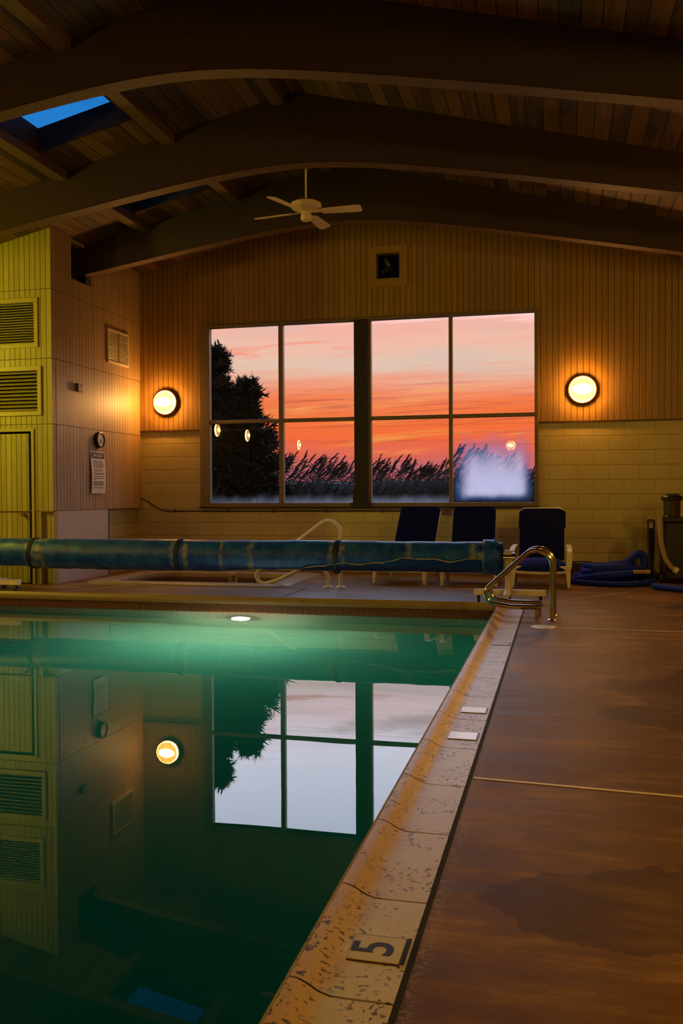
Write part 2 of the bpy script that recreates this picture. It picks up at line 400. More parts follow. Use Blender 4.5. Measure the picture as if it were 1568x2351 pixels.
def pane_mat(name, fog=False, tint=(.93,.95,.95), fr=.055):
    k = N(name); t = k.n('ShaderNodeBsdfTransparent'); t.inputs[0].default_value = (*tint, 1)
    g = k.n('ShaderNodeBsdfGlossy'); g.inputs['Roughness'].default_value = .0; g.inputs[0].default_value = (1,1,1,1)
    f = k.n('ShaderNodeFresnel'); f.inputs[0].default_value = 1.4
    m = k.n('ShaderNodeMixShader'); k.l(f.outputs[0], m.inputs[0]); k.l(t.outputs[0], m.inputs[1]); k.l(g.outputs[0], m.inputs[2])
    res = m.outputs[0]
    p = k.pos(); X = k.xyz(p)
    if fog:
        n = k.noise(k.mapv(p, (3,1,1.6)), 1.2, 4, .6); w2 = k.math('MULTIPLY', k.math('SUBTRACT', n, .5), .25)
        top = k.math('SUBTRACT', 1.0, k.step(k.math('ADD', X[2], k.math('MULTIPLY', w2, 1.6)), 1.25, 2.05))
        L = k.step(k.math('ADD', X[0], w2), -1.52, -1.25); R = k.math('SUBTRACT', 1.0, k.step(k.math('ADD', X[0], k.math('MULTIPLY', w2, .3)), -.60, -.38)); B = k.step(k.math('ADD', X[2], k.math('MULTIPLY', w2, .3)), 1.03, 1.2)
        a = k.math('MULTIPLY', k.math('MULTIPLY', top, L), k.math('MULTIPLY', R, B))
        a = k.math('MULTIPLY', a, k.math('ADD', .75, k.math('MULTIPLY', n, .3)), clamp=True)
        tr = k.n('ShaderNodeBsdfTranslucent'); k.l(k.mix(k.step(a, .05, .7), (.11,.22,.46), (.86,.80,.88)), tr.inputs[0])
        m2 = k.n('ShaderNodeMixShader'); k.l(k.math('POWER', a, .6), m2.inputs[0]); k.l(res, m2.inputs[1]); k.l(tr.outputs[0], m2.inputs[2]); res = m2.outputs[0]
    else:
        # faint grime and condensation along the bottom edge
        n = k.noise(k.mapv(p, (5,1,3)), 1.5, 4)
        a = k.math('SUBTRACT', 1.0, k.step(k.math('ADD', X[2], k.math('MULTIPLY', n, .12)), 1.02, 1.22))
        a = k.math('MULTIPLY', a, .30)
        tr = k.n('ShaderNodeBsdfTranslucent'); tr.inputs[0].default_value = (.8,.78,.85,1)
        m2 = k.n('ShaderNodeMixShader'); k.l(a, m2.inputs[0]); k.l(res, m2.inputs[1]); k.l(tr.outputs[0], m2.inputs[2]); res = m2.outputs[0]
    k.l(res, k.out.inputs[0]); return k.m
M['pane'] = pane_mat('window_glass'); M['pane_fog'] = pane_mat('window_glass_fogged', True)
def tinted():
    k = N('skylight_tinted_glass'); t = k.n('ShaderNodeBsdfTransparent'); t.inputs[0].default_value = (.075,.25,.38,1)
    g = k.n('ShaderNodeBsdfGlossy'); g.inputs['Roughness'].default_value = .02
    m = k.n('ShaderNodeMixShader'); m.inputs[0].default_value = .04; k.l(t.outputs[0], m.inputs[1]); k.l(g.outputs[0], m.inputs[2])
    k.l(m.outputs[0], k.out.inputs[0]); return k.m
M['skyglass'] = tinted()
M['needle'] = plain('cedar_needles', (.008,.010,.006), .8)
M['bark'] = plain('cedar_bark', (.02,.014,.010), .9)
M['reed'] = plain('reed_stalks', (.030,.019,.012), .8, 0, .5, 3)
M['soil'] = plain('dark_ground', (.012,.010,.007), .95)

# ------------------------------------------------------------------ dimensions (metres)
D = 13.01                    # back wall
XL, XRT, YB = -9.1, 3.6, -7.5
RX, RZ = -2.75, 5.43         # roof ridge
def roof(x): return RZ - (.26*(x-RX) if x > RX else .225*(RX-x))
XS, YF = -6.40, 10.48        # spa-side enclosure corner
PX, PY = -.60, 9.33          # pool wall faces (right, far)
PXL, PYB = -7.9, -3.5
WZ = -.133

# ------------------------------------------------------------------ floor, pool
def grid_faces(mb, us, vs, skip, P):
    for a, b in zip(us, us[1:]):
        for c, d in zip(vs, vs[1:]):
            if skip((a+b)/2, (c+d)/2): continue
            mb.add([P(a,c), P(b,c), P(b,d), P(a,d)], [(0,1,2,3)])
SP = (-6.12, -3.30, 10.60, 12.62)    # outer spa coping rectangle
mb = MB()
grid_faces(mb, [XL,PXL-.3,SP[0]+.15,SP[1]-.15,-.365,XRT], [YB,PYB-.3,9.60,SP[2]+.15,SP[3]-.15,D+.3],
   lambda x,y: (PXL-.3 < x < -.365 and PYB-.3 < y < 9.60) or (SP[0] < x < SP[1] and SP[2] < y < SP[3]), lambda x,y: (x,y,0))
floor = structure(mb.build('floor', M['deck']), 'brown concrete pool deck with damp patches', 'floor')
for (x0,y0,x1,y1,w) in ((-.345,3.654,3.4,3.40,.016), (-.03,7.915,3.4,7.80,.02), (-.19,9.60,.75,10.93,.012), (-5.78,9.72,-5.25,10.60,.012)):
    d = Vector((x1-x0,y1-y0,0)); n = Vector((-d.y,d.x,0)).normalized()*w/2; a = Vector((x0,y0,.0008)); b = Vector((x1,y1,.0008)); h = Vector((0,0,.0022))
    m = MB(); m.add([a-n,b-n,b+n,a+n,a-n+h,b-n+h,b+n+h,a+n+h], [(0,3,2,1),(4,5,6,7),(0,1,5,4),(1,2,6,5),(2,3,7,6),(3,0,4,7)])
    m.build('joint_strip', M['joint'], floor)
m = MB(); m.box(-3.05,-3.03,9.6,10.62,.0005,.002); m.build('joint_groove', M['dark'], floor)
m = MB(); m.box(-.367,-.352,PYB,9.45,-.02,.0035); m.build('joint_groove', M['dark'], floor)

mb = MB()
x0, x1, y0, y1, zt = PXL, PX, PYB, PY, -.03
zf, zn = -1.15, -1.75
mb.add([(x0,y0,zn),(x1,y0,zn),(x1,y1,zf),(x0,y1,zf),(x0,y0,zt),(x1,y0,zt),(x1,y1,zt),(x0,y1,zt)], [(0,1,2,3),(0,4,5,1),(1,5,6,2),(2,6,7,3),(3,7,4,0)])
basin = structure(mb.build('pool_basin', M['basin'], recalc=False), 'pale green plastered pool basin under the water', 'pool')
m = MB(); m.box(PXL,PX,PY-.008,PY+.02,-.21,-.045); m.build('tile_band', M['tile_x'], basin)
m = MB(); m.box(PX-.008,PX+.02,PYB,PY-.01,-.21,-.045); m.build('tile_band', M['tile_y'], basin)
mb = MB(); mb.box(PXL-.02,PX+.02,PYB-.02,PY+.02,-2.2,WZ)
tag(mb.build('pool_water', M['water']), 'still green pool water mirroring the window', 'water', None, 'structure')

# coping: right-hand stones (profile across x) and the far row (profile across y)
def profile(w0, w1, lip=.040):
    # t from pool side; returns (t, z)
    pts = [(w0+.035,-.05),(w0+.006,-.045),(w0-.002,-.02),(w0,.010),(w0+.008,.030),(w0+.022,lip),(w0+.040,lip-.001),(w0+.062,lip-.010),(w0+.090,.014),(w0+.118,.006),(w0+.150,.005),(w1,.005),(w1,-.05)]
    return pts
coping = empty('pool_coping', (-.5,4,0), label='pale pitted travertine coping along the pool edge', cat='coping', kind='structure')
js = [-.62,-.10,.42,.93,1.44,1.975,2.49,3.01,3.525,4.05,4.58,5.11,5.64,6.20,6.75,7.28,7.80,8.30,8.62,9.30]
for a, b in zip(js, js[1:]):
    pr = profile(-.632, -.367); m = MB()
    m.prism(pr, a+.004, b-.004, 'y', True); m.build('coping_stone', M['stone'], coping)
m = MB(); m.prism([(x+.003 if i < 2 else x, z-.004) for i,(x,z) in enumerate(profile(-.626,-.367))], -.6, 9.3, 'y', True); m.build('mortar_bed', M['dark'], coping)
fj = [-7.9,-6.9,-5.6,-4.35,-3.3,-2.2,-1.2,-.62]
far = empty('pool_coping', (-4,9.4,0), label='smooth ochre bullnose coping across the far pool edge', cat='coping', kind='structure')
for a, b in zip(fj, fj[1:]):
    pr = [(-(w)+0, z) for w, z in profile(-9.275-.0, -9.0)]
    pr = [(9.28+(t+.632), z) for t, z in profile(-.632,-.312)]
    m = MB(); m.prism(pr, a+.0015, b-.0015, 'x', True); m.build('coping_stone', M['coping_far'], far)
m = MB(); m.box(-.62,-.367,9.30,9.6,-.05,.005); m.build('coping_stone', M['coping_far'], far)

# depth markers on the stones
def marker(cx, cy, sx, sy, mat, label, body=None, name='depth_marker'):
    e = empty(name, (cx,cy,.006), label=label, cat='depth marker', group='depth markers along the coping')
    m = MB(); m.box(cx-sx/2,cx+sx/2,cy-sy/2,cy+sy/2,.0045,.0095); m.build('tile', mat, e, .002)
    m = MB(); t = .007
    m.box(cx-sx/2-t,cx+sx/2+t,cy-sy/2-t,cy-sy/2,.0045,.0065); m.box(cx-sx/2-t,cx+sx/2+t,cy+sy/2,cy+sy/2+t,.0045,.0065)
    m.box(cx-sx/2-t,cx-sx/2,cy-sy/2,cy+sy/2,.0045,.0065); m.box(cx+sx/2,cx+sx/2+t,cy-sy/2,cy+sy/2,.0045,.0065)
    m.build('grout_rim', M['bronze'], e)
    return e
e5 = marker(-.452, 2.207, .132, .124, M['tile_white'], 'cream tile marked with a black 5 on the near coping')
text('numeral', '5', .150, M['ink'], e5, (-.455,2.205,.0102), (0,0,PI/2), .0004, sx=1.0)
m = MB(); m.box(-.381,-.371,2.135,2.27,.0045,.011); m.build('metal_edge', M['chrome'], e5)
marker(-.452, 4.26, .135, .125, M['tile_glare'], 'glare-whitened marker tile in the coping, nearer of the adjacent pair')
marker(-.450, 4.78, .132, .118, M['tile_glare'], 'glare-whitened marker tile in the coping, farther of the adjacent pair')
marker(-.448, 6.94, .135, .118, M['tile_white'], 'faint pale marker tile in the coping nearest the steel rails')
m = MB(); m.lathe([(0,.006),(.10,.006),(.108,.004),(.110,.0)], (-.148,7.93,.0005), 'z', 36)
tag(m.build('skimmer_lid', M['skim']), 'round white skimmer lid set in the deck by the coping', 'skimmer lid')

# underwater lamps: the far wall one shows; the unseen left-wall one is added to brighten near water
pl = empty('pool_light', (0,0,0), label='glowing underwater lamp on the far pool wall', cat='pool light', group='underwater pool lamps')
m = MB(); m.lathe([(.0,.105),(.06,.098),(.095,.07),(.105,.03)], (0,0,0), '-y', 28); m.build('lens', M['pool_lamp'], pl)
m = MB(); m.lathe([(.105,.005),(.105,.032),(.125,.032),(.13,.005)], (0,0,0), '-y', 28); m.build('bezel', M['steel'], pl)
pool_fill = copy_tree(pl); pool_fill.location = (PXL+.009,3.2,-.60); pool_fill.rotation_euler = (0,0,PI/2); pool_fill['label'] = 'added unseen underwater fill lamp on the left pool wall'
for ch in pool_fill.children:
    if ch.name.startswith('lens'):
        ch.data = ch.data.copy(); ch.data.materials.clear(); ch.data.materials.append(emit('pool_lamp_lens_dim', (1.0,.60,.42), 620))
pl.location = (-3.40,PY-.009,-.58)

# ------------------------------------------------------------------ spa
def round_rect(x0,x1,y0,y1,r,n=8):
    pts = []
    for cx,cy,a0 in ((x1-r,y0+r,-90),(x1-r,y1-r,0),(x0+r,y1-r,90),(x0+r,y0+r,180)):
        for i in range(n+1):
            a = math.radians(a0+90*i/n); pts.append((cx+r*math.cos(a), cy+r*math.sin(a)))
    return pts
spa = empty('spa_tub', (-4.7,11.6,0), label='sunken spa tub with raised tan coping below the back window', cat='spa', kind='structure')
W = .30
ins = [(-.0,-.05),(.0,.0),(.010,.018),(.03,.027),(.07,.030),(.2,.028),(.27,.024),(.295,.012),(.302,.0),(.305,-.05)]
n_in = round_rect(SP[0]+W,SP[1]-W,SP[2]+W,SP[3]-W,.28); n_out = round_rect(SP[0],SP[1],SP[2],SP[3],.28)
m = MB(); K = len(n_in); vs = []
for d, z in ins:
    t = d/.305
    for (ax,ay),(bx,by) in zip(n_in, n_out): vs.append((ax+(bx-ax)*t, ay+(by-ay)*t, z))
fs = [(i*K+k, i*K+(k+1) % K, (i+1)*K+(k+1) % K, (i+1)*K+k) for i in range(len(ins)-1) for k in range(K)]
m.add(vs, fs, True); m.build('spa_coping', M['spa_coping'], spa)
def loop_wall(pts, z0, z1, off=0):
    m = MB(); K = len(pts); m.add([(x,y,z0) for x,y in pts]+[(x,y,z1) for x,y in pts], [(k,(k+1) % K,K+(k+1) % K,K+k) for k in range(K)]); return m
loop_wall(n_in, -.9, -.17).build('spa_shell', M['basin'], spa)
n_t = round_rect(SP[0]+W-.004,SP[1]-W+.004,SP[2]+W-.004,SP[3]-W+.004,.28)
loop_wall(n_t, -.20, -.012).build('tile_band', M['tile_x'], spa)
m = MB(); m.add([(x,y,-.9) for x,y in n_in], [tuple(range(K))]); m.build('spa_floor', M['basin'], spa)
m = MB(); m.add([(x,y,-.16) for x,y in n_in], [tuple(range(K))])
tag(m.build('spa_water', plain('spa_water_dark', (.004,.012,.012), .03)), 'dark still water inside the spa tub', 'water', None, 'structure')
e3 = empty('depth_marker', (-4.62,SP[3]-W-.004,-.06), label='yellowed tile marked 3 inside the spa wall', cat='depth marker', group='depth markers along the coping')
m = MB(); ys = SP[3]-W; m.box(-4.69,-4.55,ys-.014,ys-.001,-.125,-.012); m.build('tile', plain('marker_tile_cream', (.55,.42,.2), .3), e3)
text('numeral', '3', .115, M['ink'], e3, (-4.62,ys-.0155,-.066), (PI/2,0,0), .0004, sx=1.25)

# ------------------------------------------------------------------ walls
def xwall(name, y, x0, x1, z0, top, holes, mat, thick=.18, face=-1, xs_extra=(), open_at=None):
    """wall in the x-z plane at y, facing -y, with rectangular holes (x0,x1,z0,z1); top is a number or a function of x"""
    us = sorted({x0, x1, *xs_extra, *[h[0] for h in holes], *[h[1] for h in holes]}); us = [u for u in us if x0 <= u <= x1]
    m = MB(); tf = top if callable(top) else (lambda x: top)
    for a, b in zip(us, us[1:]):
        hs = sorted([h for h in holes if h[0] <= (a+b)/2 <= h[1]], key=lambda h: h[2]); z = z0
        segs = []
        for h in hs: segs.append((z, z, h[2], h[2])); z = h[3]
        segs.append((z, z, tf(a), tf(b)))
        for za, zb, ta, tb in segs:
            for yy in (y, y-face*thick):
                m.add([(a,yy,za),(b,yy,zb),(b,yy,tb),(a,yy,ta)], [(0,1,2,3)])
    for h in holes:
        a,b,c,d = h; y2 = y-face*thick
        m.add([(a,y,c),(b,y,c),(b,y2,c),(a,y2,c),(a,y,d),(b,y,d),(b,y2,d),(a,y2,d)], [q for q, zz in (((0,1,2,3),c),((4,7,6,5),d),((0,3,7,4),-9),((1,5,6,2),-9)) if open_at is None or abs(zz-open_at) > .01])
    y2 = y-face*thick
    if open_at is None: m.add([(x0,y,z0),(x1,y,z0),(x1,y2,z0),(x0,y2,z0)], [(0,3,2,1)])
    return m
WIN = (-5.375, -.33, .975, 3.725); FV = (-2.63,-2.275,4.285,4.665)
mb = xwall('wall_back', D, XL, XRT, 2.155, roof, [(WIN[0],WIN[1],2.154,WIN[3]), FV], M['siding_x'], .2, -1, (RX,), 2.155)
wb = structure(mb.build('wall_back', M['siding_x'], recalc=False), 'tan grooved board wall around the big window', 'wall')
xwall('', D+.022, XL, XRT, 0, 2.155, [(WIN[0],WIN[1],WIN[2],2.156)], None, .18, -1, (), 2.155).build('block_wall', M['block'], wb, recalc=False)

# spa-side enclosure: front wall, with door and two louvres
L1 = (-8.4,-6.585,3.075,3.72); L2 = (-8.4,-6.545,2.195,2.835); DR = (-7.56,-6.70,0,1.995)
lifts = [(0,.955,0.010),(.955,2.085,.006),(2.085,2.935,.003),(2.935,3.83,0),(3.83,9,-.003)]
fw = structure(empty('wall_left_front', (-7.5,YF,0)), 'grooved lime-lit enclosure wall with door and louvres', 'wall')
hmap = {1:[DR],0:[DR],2:[L2],3:[L1],4:[]}
for i,(a,b,o) in enumerate(lifts):
    hs = [(max(h[0],XL),h[1],max(h[2],a-.001),min(h[3],b+.001)) for h in hmap[i]]
    top = (lambda x: roof(x)) if b == 9 else b-.006
    if i == 0: hs = hs + [(-6.585,XS,-.001,.94)]
    xwall('', YF+o, XL, XS, a, top, hs, None, .1).build('siding_lift', M['siding_fx'], fw, recalc=False)
m = MB(); m.box(XL,XS-.02,YF+.02,YF+.05,.9,4.0); 
m = MB(); m.box(-6.60,XS-.001,YF+.065,YF+.11,0,.945); m.build('corner_recess', M['siding_fx'], fw)
m = MB(); m.box(-8.5,-6.5,YF+.14,YF+.18,.0,3.8); m.build('backing', M['dark'], fw)  # dark sheet standing in for shade behind louvres and in the door gap
# side wall (facing +x)
sw = structure(empty('wall_left_side', (XS,11.7,0)), 'brown grooved side wall above the spa', 'wall')
def ywall(x, y0, y1, z0, top, holes, thick=.1):
    ys = sorted({y0, y1, *[h[0] for h in holes], *[h[1] for h in holes]}); m = MB()
    for a, b in zip(ys, ys[1:]):
        hs = sorted([h for h in holes if h[0] <= (a+b)/2 <= h[1]], key=lambda h: h[2]); z = z0; segs = []
        for h in hs: segs.append((z,h[2])); z = h[3]
        segs.append((z, top))
        for c, d in segs:
            if d-c < 1e-6: continue
            for xx in (x, x-thick): m.add([(xx,a,c),(xx,b,c),(xx,b,d),(xx,a,d)], [(0,1,2,3)])
    for a,b,c,d in holes:
        m.add([(x,a,c),(x,b,c),(x-thick,b,c),(x-thick,a,c),(x,a,d),(x,b,d),(x-thick,b,d),(x-thick,a,d)], [(0,1,2,3),(4,7,6,5),(0,3,7,4),(1,5,6,2)])
    m.add([(x,y0,z0),(x,y1,z0),(x-thick,y1,z0),(x-thick,y0,z0)], [(0,1,2,3)])
    return m
for i,(a,b,o) in enumerate(lifts[1:], 1):
    ye = D+.02
    top = roof(XS) if b == 9 else b-.006
    ywall(XS-o-(.05 if i == 1 else .0)*0, YF+o, ye, a, top, [(10.98,11.36,4.07,4.56),(11.36,11.52,4.07,4.60)] if i == 4 else [], .1).build('siding_lift', M['siding_y'], sw, recalc=False)
m = MB(); m.box(XS-.10,XS-.012,YF+.066,11.97,0,.95); m.build('smooth_panel', M['panel'], sw)
m = MB(); m.box(XS-.14,XS-.07,11.97,D+.03,0,.95); m.build('block_return', M['block_y'], sw)
m = MB(); m.box(XS-.09,XS-.006,11.965,11.98,0,.95); m.build('panel_edge', M['dark'], sw)
m = MB(); m.box(XS-.6,XS-.11,10.9,11.33,3.9,4.7); m.build('beam_pocket', M['dark'], sw)
# outer shell
mb = MB(); mb.add([(XL,YB,0),(XL,D+.2,0),(XL,D+.2,roof(XL)),(XL,YB,roof(XL))], [(0,1,2,3)])
structure(mb.build('wall_left', M['block_y'], recalc=False), 'far left block wall of the pool hall', 'wall')
mb = MB(); mb.add([(XRT,YB,0),(XRT,D+.2,0),(XRT,D+.2,roof(XRT)),(XRT,YB,roof(XRT))], [(3,2,1,0)])
structure(mb.build('wall_right', M['block_y'], recalc=False), 'right-hand block wall of the pool hall', 'wall')
mb = MB(); mb.add([(XL,YB,0),(XRT,YB,0),(XRT,YB,roof(XRT)),(RX,YB,RZ),(XL,YB,roof(XL))], [(0,1,2,3,4)])
structure(mb.build('wall_front', M['siding_x'], recalc=False), 'grooved board wall at the near end of the hall', 'wall')

# ceiling with two skylight openings
SKX = (-5.43,-4.36); SKY = [(7.36,8.68),(9.52,10.86)]
mb = MB()
grid_faces(mb, [XL,SKX[0],SKX[1],RX], [YB,SKY[0][0],SKY[0][1],SKY[1][0],SKY[1][1],D+.2],
   lambda x,y: SKX[0] < x < SKX[1] and any(a < y < b for a,b in SKY), lambda x,y: (x,y,roof(x)))
grid_faces(mb, [RX,XRT], [YB,D+.2], lambda x,y: False, lambda x,y: (x,y,roof(x)))
ceil = structure(mb.build('ceiling', M['ceil'], recalc=False), 'dark stained plank ceiling under the gable roof', 'ceiling')
mb = MB()   # roof deck above, keeps daylight out
grid_faces(mb, [XL-.4,SKX[0],SKX[1],RX], [YB-.3,SKY[0][0],SKY[0][1],SKY[1][0],SKY[1][1],D+.7],
   lambda x,y: SKX[0] < x < SKX[1] and any(a < y < b for a,b in SKY), lambda x,y: (x,y,roof(x)+.16))
grid_faces(mb, [RX,XRT+.4], [YB-.3,D+.7], lambda x,y: False, lambda x,y: (x,y,roof(x)+.16))
mb.build('roof_deck', M['dark'], ceil, recalc=False)
for i, (a, b) in enumerate(SKY):
    sk = structure(empty('window_%d' % (i+2), ((SKX[0]+SKX[1])/2, (a+b)/2, roof(-5))), 'tinted skylight in a deep dark well, left roof slope', 'skylight')
    h = .25; t = .03; m = MB()
    for (xa,xb,ya,yb) in ((SKX[0]-t,SKX[0],a-t,b+t),(SKX[1],SKX[1]+t,a-t,b+t),(SKX[0],SKX[1],a-t,a),(SKX[0],SKX[1],b,b+t)):
        m.add([(xa,ya,roof(xa)),(xb,ya,roof(xb)),(xb,yb,roof(xb)),(xa,yb,roof(xa)),(xa,ya,roof(xa)+h),(xb,ya,roof(xb)+h),(xb,yb,roof(xb)+h),(xa,yb,roof(xa)+h)],
              [(0,3,2,1),(4,5,6,7),(0,1,5,4),(1,2,6,5),(2,3,7,6),(3,0,4,7)])
    m.build('skylight_well', M['beam'], sk)
    m = MB(); g = h+.002
    P = [(x,y,roof(x)+g+dz) for dz in (0,.008) for x,y in ((SKX[0]-t,a-t),(SKX[1]+t,a-t),(SKX[1]+t,b+t),(SKX[0]-t,b+t))]
    m.add(P, [(0,3,2,1),(4,5,6,7),(0,1,5,4),(1,2,6,5),(2,3,7,6),(3,0,4,7)]); m.build('skylight_glass', M['skyglass'], sk)

# laminated roof beams (tops follow the roof, undersides bowed)
def under(x, dx=0):
    r = x-RX+.03-dx; s = .207 if r > 0 else .168
    return 4.668+(.04 if dx else 0)-s*(math.sqrt(r*r+1)-1)
xs = [XL+.0+(XRT-XL)*i/60 for i in range(61)]; xs = sorted(set(xs+[RX]))
BY = [11.34,9.27,7.12,4.98,2.84]
TH = .165
blab = ['bowed dark roof beam closest to the window wall', 'bowed dark roof beam just in front of the ceiling fan', 'bowed dark roof beam crossing the top of the photo', 'bowed dark roof beam over the middle of the pool', 'bowed dark roof beam overhead, nearest the viewer']
def make_beam(dx):
    m = MB(); n = len(xs)
    for yy in (0, TH): m.add([(x,yy,under(x,dx)) for x in xs]+[(x,yy,roof(x)+.01) for x in xs], [(k,k+1,n+k+1,n+k) for k in range(n-1)])
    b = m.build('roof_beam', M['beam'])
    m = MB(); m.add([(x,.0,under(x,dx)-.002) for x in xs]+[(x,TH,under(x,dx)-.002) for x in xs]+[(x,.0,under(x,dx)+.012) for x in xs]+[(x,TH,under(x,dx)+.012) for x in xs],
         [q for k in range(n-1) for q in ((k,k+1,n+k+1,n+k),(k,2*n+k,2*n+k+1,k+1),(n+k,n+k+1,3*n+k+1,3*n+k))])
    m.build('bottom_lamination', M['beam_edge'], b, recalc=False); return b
for i, y in enumerate(BY):
    b = make_beam(0 if i < 2 else -.42) if i in (0, 2) else copy_tree(last)
    last = b
    b.location = (0,y,0); structure(b, blab[i], 'roof beam')
    b['group'] = 'bowed roof beams'
pp = None
for y0, y1 in ((BY[1]+TH,BY[0]),(BY[2]+TH,BY[1]),(BY[3]+TH,BY[2])):
    for x, w in ((-2.93,.13),(-4.20,.15),(-5.51,.15)):
        if x < -2 and False: continue
        m = MB(); hw = w/2; dz = .085
        m.add([(x-hw,y0,roof(x-hw)+.01),(x+hw,y0,roof(x+hw)+.01),(x+hw,y0,roof(x)-dz),(x-hw,y0,roof(x)-dz),(x-hw,y1,roof(x-hw)+.01),(x+hw,y1,roof(x+hw)+.01),(x+hw,y1,roof(x)-dz),(x-hw,y1,roof(x)-dz)],
              [(0,1,2,3),(7,6,5,4),(0,4,5,1),(1,5,6,2),(2,6,7,3),(3,7,4,0)])
        where = {(-2.93):'beside the ridge',(-4.20):'right of the skylight',(-5.51):'left of the skylight'}[x]
        bay = {BY[0]:'fan-side roof bay',BY[1]:'middle roof bay',BY[2]:'nearest roof bay'}[y1]
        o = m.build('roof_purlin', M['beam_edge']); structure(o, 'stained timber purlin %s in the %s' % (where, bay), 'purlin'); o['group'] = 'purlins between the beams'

# ------------------------------------------------------------------ window
win = structure(empty('window_1', (-2.85,D,.975)), 'large eight-pane window onto the sunset, dark post in the middle', 'window')
yf = D-.035; yb = D+.06
m = MB(); x0,x1,z0,z1 = WIN
m.box(x0-.02,-5.235,yf,yb,z0,z1+.02); m.box(-.362,x1+.02,yf,yb,z0,z1+.02)
m.box(-5.235,-.362,yf,yb,3.70,z1+.02); m.box(x0-.02,x1+.02,yf-.01,yb,z0-.01,1.026)
m.build('window_frame', M['winframe'], win, .004)
m = MB()
for a, b in ((-4.128,-4.058),(-1.570,-1.516)): m.box(a,b,yf+.008,yb,1.026,3.70)
for a, b in ((-5.235,-4.128),(-4.058,-2.955),(-2.71,-1.570),(-1.516,-.362)): m.box(a,b,yf+.012,yb-.01,2.238,2.292)
m.build('mullion', M['winframe'], win, .004)
m = MB(); m.box(-2.955,-2.760,D-.075,yb,.99,3.71); m.build('centre_post', M['winpost'], win, .006)
m = MB(); m.box(-2.765,-2.708,yf,yb,1.0,3.71); m.build('mullion', M['winframe'], win, .004)
m = MB(); m.box(-2.975,-2.775,D-.10,D-.06,1.02,1.23); m.box(-3.01,-2.72,D-.095,D-.03,.955,1.03); m.build('post_shoe', M['winpost'], win, .006)
m = MB(); m.box(x0-.02,x1+.03,D-.07,D+.03,.95,.968); m.build('window_sill', M['winpost'], win)
for j, (za, zb) in enumerate(((1.02,2.245),(2.285,3.705))):
    for i, (a, b) in enumerate(((-5.24,-4.12),(-4.062,-2.95),(-2.715,-1.565),(-1.52,-.36))):
        m = MB(); yg = D+.035
        m.add([(a,yg,za),(b,yg,za),(b,yg,zb),(a,yg,zb)], [(0,1,2,3)])
        o = m.build('pane', M['pane_fog' if (i == 3 and j == 0) else 'pane'], win, recalc=False)
        if i == 3 and j == 0: o['label'] = 'fogged pane'
# square fan vent above
fvx = empty('exhaust_vent', (-2.45,D,4.47), label='small square dark vent opening above the window', cat='vent')
m = MB(); a,b,c,d = FV
for q in ((a-.11,b+.11,d,d+.10),(a-.11,b+.11,c-.10,c),(a-.11,a,c,d),(b,b+.11,c,d)): m.box(q[0],q[1],D-.018,D-.001,q[2],q[3])
m.build('wood_surround', plain('vent_surround', (.34,.205,.06), .5), fvx, .003)
m = MB(); t = .014
for q in ((a,b,d-t,d),(a,b,c,c+t),(a,a+t,c+t,d-t),(b-t,b,c+t,d-t)): m.box(q[0],q[1],D-.012,D+.02,q[2],q[3])
m.build('metal_frame', plain('vent_frame_metal', (.3,.22,.16), .35, .6), fvx)
m = MB(); m.box(a,b,D+.15,D+.16,c,d); m.build('back_plate', plain('vent_black', (.002,.002,.004), .2), fvx)
m = MB()
for k in range(4):
    an = .5+k*PI/2; cx, cz = -2.45, 4.47
    m.obox((cx+.085*math.cos(an), D+.10, cz+.085*math.sin(an)), (.07*math.cos(an),0,.07*math.sin(an)), (-.03*math.sin(an),.012,.03*math.cos(an)), (0,.003,0))
m.lathe([(0,.03),(.03,.028),(.032,0)], (-2.45,D+.12,4.47), '-y', 16)
m.build('fan_blades', plain('vent_fan_metal', (.012,.011,.012), .35, .3), fvx)

# trim under siding, dark to stand in for shade below the boards; conduit
m = MB(); m.box(-6.40,WIN[0]-.02,D-.006,D+.02,2.135,2.16); m.box(WIN[1]+.02,XRT-.01,D-.006,D+.02,2.135,2.16)
structure(m.build('trim_1', M['bronze']), 'thin trim strip, dark as shade, where boards meet blocks', 'trim')
cd = empty('wall_conduit', (-3,D,.9), label='thin dark conduit running along the block wall below the window', cat='conduit')
yc = D-.0
p0 = [(-6.50,yc,1.10),(-6.42,yc,1.105),(-6.30,yc,1.06),(-6.15,yc,.96),(-6.02,yc,.905),(-5.85,yc,.902)]
m = MB(); m.tube(smooth_path(p0,2)+[Vector((-1.68,yc,.905))], .012, 8); m.build('pipe', M['conduit'], cd)
for x in (-5.83,-4.98,-4.22,-3.4,-2.55,-1.9):
    m = MB(); m.box(x-.012,x+.012,yc-.017,D+.02,.88,.93); m.build('clip', M['conduit'], cd)
ob = empty('outlet_box', (-1.60,D,.905), label='small square outlet box between the two left chairs', cat='outlet')
m = MB(); m.box(-1.67,-1.54,D-.045,D+.021,.85,.965); m.build('box', M['outlet'], ob, .004)
m = MB(); m.lathe([(0,.006),(.020,.006),(.022,0)], (-1.605,D-.045,.91), '-y', 16); m.build('socket', M['conduit'], ob)
m = MB(); m.tube([(-1.54,D-.0,.955),(-1.2,D-.0,.957),(-1.19,D-.0,.957)], .009, 8); m.build('cable', M['bronze'], ob)

